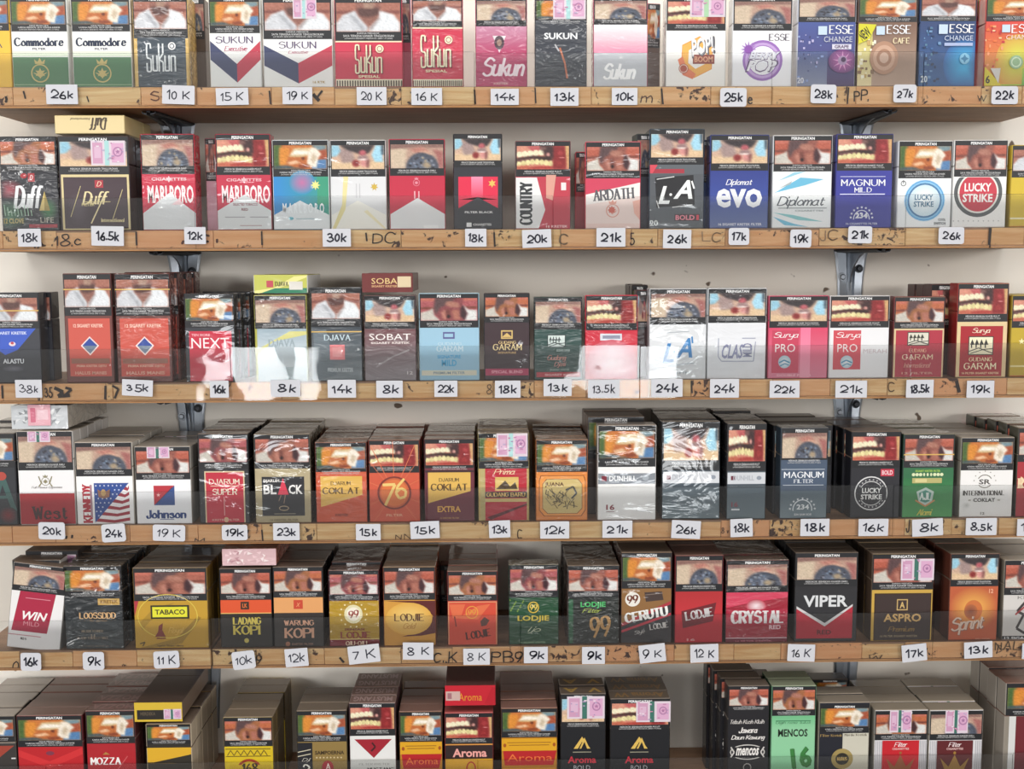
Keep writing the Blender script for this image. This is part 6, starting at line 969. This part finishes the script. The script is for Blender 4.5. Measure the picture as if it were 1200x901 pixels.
lying(6, 521.5, 580.5, 804, 826, 'c01a2c', '5c2424', '5c3c38', lambda D: (D.R(521, 803, 581, 827, 'c01a2c'), D.T('Aroma', 537, 812.5, 565, 821.5, 'd89028', 'n'), D.R(522, 810, 539, 821, 'c8a8a0'), D.R(524, 812, 529, 819, 'a06c74'), D.G([(568, 825), (577, 805), (581, 806), (581, 827)], 'b41426')), 'bright red pack with yellow name lying flat, bottom shelf', mat='card', depth=0.105)
pack(6, 587, 653.5, 829.5, 864, 'hand', 'b87c1c', lambda D: arom(D, 586, 654, 865.5), 'wide yellow and red pack right of the lying red one, bottom shelf', side='4c342c', top='6c3430', n=4, plural='wide yellow and red pack', seed=6, mat='card')
def bold(D, x0, x1, cx): D.R(x0, 854, x1, 940, '16171c'); D.G([(cx - 10, 877), (cx, 863), (cx + 10, 877), (cx + 5, 877), (cx, 869), (cx - 5, 877)], 'd8b458'); D.G([(cx - 3, 877), (cx + 3, 864), (cx + 9, 877)], 'd8b458'); D.G([(cx - 1, 877), (cx + 3, 869), (cx + 6, 877)], '16171c'); D.R(cx - 11, 880.5, cx + 11, 881.5, '94907c'); D.T('Aroma', cx - 17, 886, cx + 17, 894, 'c83040', 'b'); D.T('BOLD', cx - 10, 896.5, cx + 10, 902, 'c8c8cc', 'n')
pack(6, 656.5, 710, 813, 854, 'surg', '16171c', lambda D: bold(D, 656, 711, 682), 'narrow black pack with gold peak emblem, bottom shelf', side='1a1818', top='2c2422', n=1, plural='narrow black gold-peak pack', toptext=('V  A', 'a88848'), st=(664, 816, 709, 842, 0), mat='card', seed=8)
pack(6, 714.5, 785, 818.5, 857, 'teeth', '16171c', lambda D: bold(D, 714, 786, 749), 'wide black pack with gold peak emblem, bottom shelf beside bare wall', side='1c1a1a', top='2a2422', n=2, plural='wide black gold-peak pack', toptext=('Aroma VV', '8c6c40'), st=(745, 822, 786, 846, 0), mat='card', seed=8)
def d(D): D.R(850, 832, 902, 940, '1c1b20'); D.T('Tebuh Kush Kluih', 855, 843, 896, 848, 'c8c4c0', 'c'); D.T('Jawara', 865, 852, 888, 859, 'dedad6', 'c', wt=1.3); D.T('Daun Kawung', 856, 861, 897, 868, 'dedad6', 'c', wt=1.3); D.O(876, 881, 21, 1.2, 'c8c4c0', 9); D.R(858, 875, 894, 887, '1c1b20'); D.T('mencos', 862, 876, 890, 885, 'e8e4e0', 'i'); D.L([(856, 875), (860, 881), (856, 887)], 1.6, 'c8c4c0'); D.L([(896, 875), (892, 881), (896, 887)], 1.6, 'c8c4c0'); D.O(876, 899, 5, 1, 'a8a4a0')
pack(6, 852, 901, 803.5, 832.5, 'neck', '1c1b20', d, 'tall black pack with ornate white lettering, bottom shelf right', side='1c1a1c', top='3a3432', n=3, dr=-0.0035, plural='tall black ornate pack', seed=0, mat='card', depth=0.02)
pack(6, 852, 902, 792, 822, 'neck', '3c2024', dark, 'upper dark maroon pack behind the tall black ornate one, bottom shelf', side='2c1a1c', dy=0.088, mat='card', seed=2)
def d(D): D.R(902, 839, 957, 940, '8cc89c'); D.GR(902, 839, 957, 853, '6cb884', '8cc89c'); D.R(908, 844, 950, 845, '3c7c54'); D.T('Gigih rasa tulus', 908, 844.5, 950, 849, '3c6c50', 'c'); D.T('MENCOS', 911, 854, 946.5, 863, '1c281e', 'b', 0); D.T('16', 928, 875.5, 952, 900, '2c5c30', 'b', 7); D.T('16', 927, 875, 951, 899, '387c3c', 'b', 7)
pack(6, 903, 955.5, 803.5, 838.5, 'neck', '8cc89c', d, 'tall mint green pack with a dark green 16, bottom shelf right', side='5c8468', top='7c9c80', n=1, plural='tall mint green pack', seed=1, mat='card')
pack(6, 950, 992, 796, 820, 'hand', '1c1c22', dark, 'dark pack showing above the black and cream pack, bottom shelf', side='1a1a1e', dy=0.07, mat='card', seed=4)
def d(D): D.R(957, 858, 1019, 940, '1c1e28'); D.R(987, 859, 1018, 940, 'c8c4b4'); D.T('Filter Kretek', 960, 860, 986, 863, 'a88c54', 's'); D.T('Merdu Kretek', 989, 859.5, 1016, 862.5, '5c5444', 's'); D.O(987, 889, 13, 5, 'a08c54', 12); D.E(987, 889, 8, 7, '2c2820'); D.T('KUDUS', 981, 887, 993, 891, 'c8a860', 's')
pack(6, 958.5, 1018.5, 823, 858, 'hand', '1c1e28', d, 'black and cream pack with a gold ring seal, bottom shelf right', side='8c8678', top='8c867c', n=1, plural='black and cream ring-seal pack', seed=1, mat='card', hdr=826)
def filt(D, x0, x1, c, a, b, g):
    D.R(x0, 867, x1, 940, 'd8d6d8'); [D.R(q, 868, q + .9, 940, 'a8a6ac') for q in [x0 + 2 + i * 2.2 for i in range(4)] + [x1 - 9 + i * 2.2 for i in range(4)]]; D.R(a, 867.5, b, 940, c); m = (a + b) / 2
    D.T('Filter', m - 8, 869.5, m + 8, 875, 'e8d8d8', 'c'); D.T('CIGARETTES', m - 10, 876, m + 10, 878.4, 'e0b8b4', 'b'); D.E(m, 882, 1.6, 1.8, g); D.G([(m - 17, 888), (m - 7, 898), (m, 884), (m + 7, 898), (m + 17, 888), (m + 10, 906), (m - 10, 906)], g)
pack(6, 1023.5, 1086.5, 831.5, 867, 'neck', 'd8d6d8', lambda D: filt(D, 1023, 1087, 'c01c28', 1033, 1077, '9c5c34'), 'white-sided bright red pack with gold crown, bottom shelf', side='8c8880', top='8c8578', n=3, plural='white-sided bright red crown pack', st=(1041, 832, 1067, 858, 0), seed=1, mat='card', hdr=833)
pack(6, 1087.5, 1151, 831.5, 867, 'lung', 'd8d6d8', lambda D: filt(D, 1087, 1152, '5c1c20', 1097, 1140, 'a07838'), 'white-sided dark maroon pack with gold crown, bottom shelf', side='9c968c', top='8c8578', n=3, plural='white-sided maroon crown pack', st=(1106, 832, 1133, 859, 0), seed=2, mat='card', hdr=833)
def d(D): D.R(1181, 839, 1250, 940, 'd4d4d2'); D.R(1189, 839, 1250, 940, '6c2028'); D.R(1181, 835, 1250, 838.5, '16161c')
pack(6, 1176, 1250, 800, 838, 'hand', '8c8478', d, 'white-edged maroon pack cut by the right frame, bottom shelf', side='9c948a', top='5c2c28', n=3, plural='white-edged maroon pack', seed=0, mat='card')
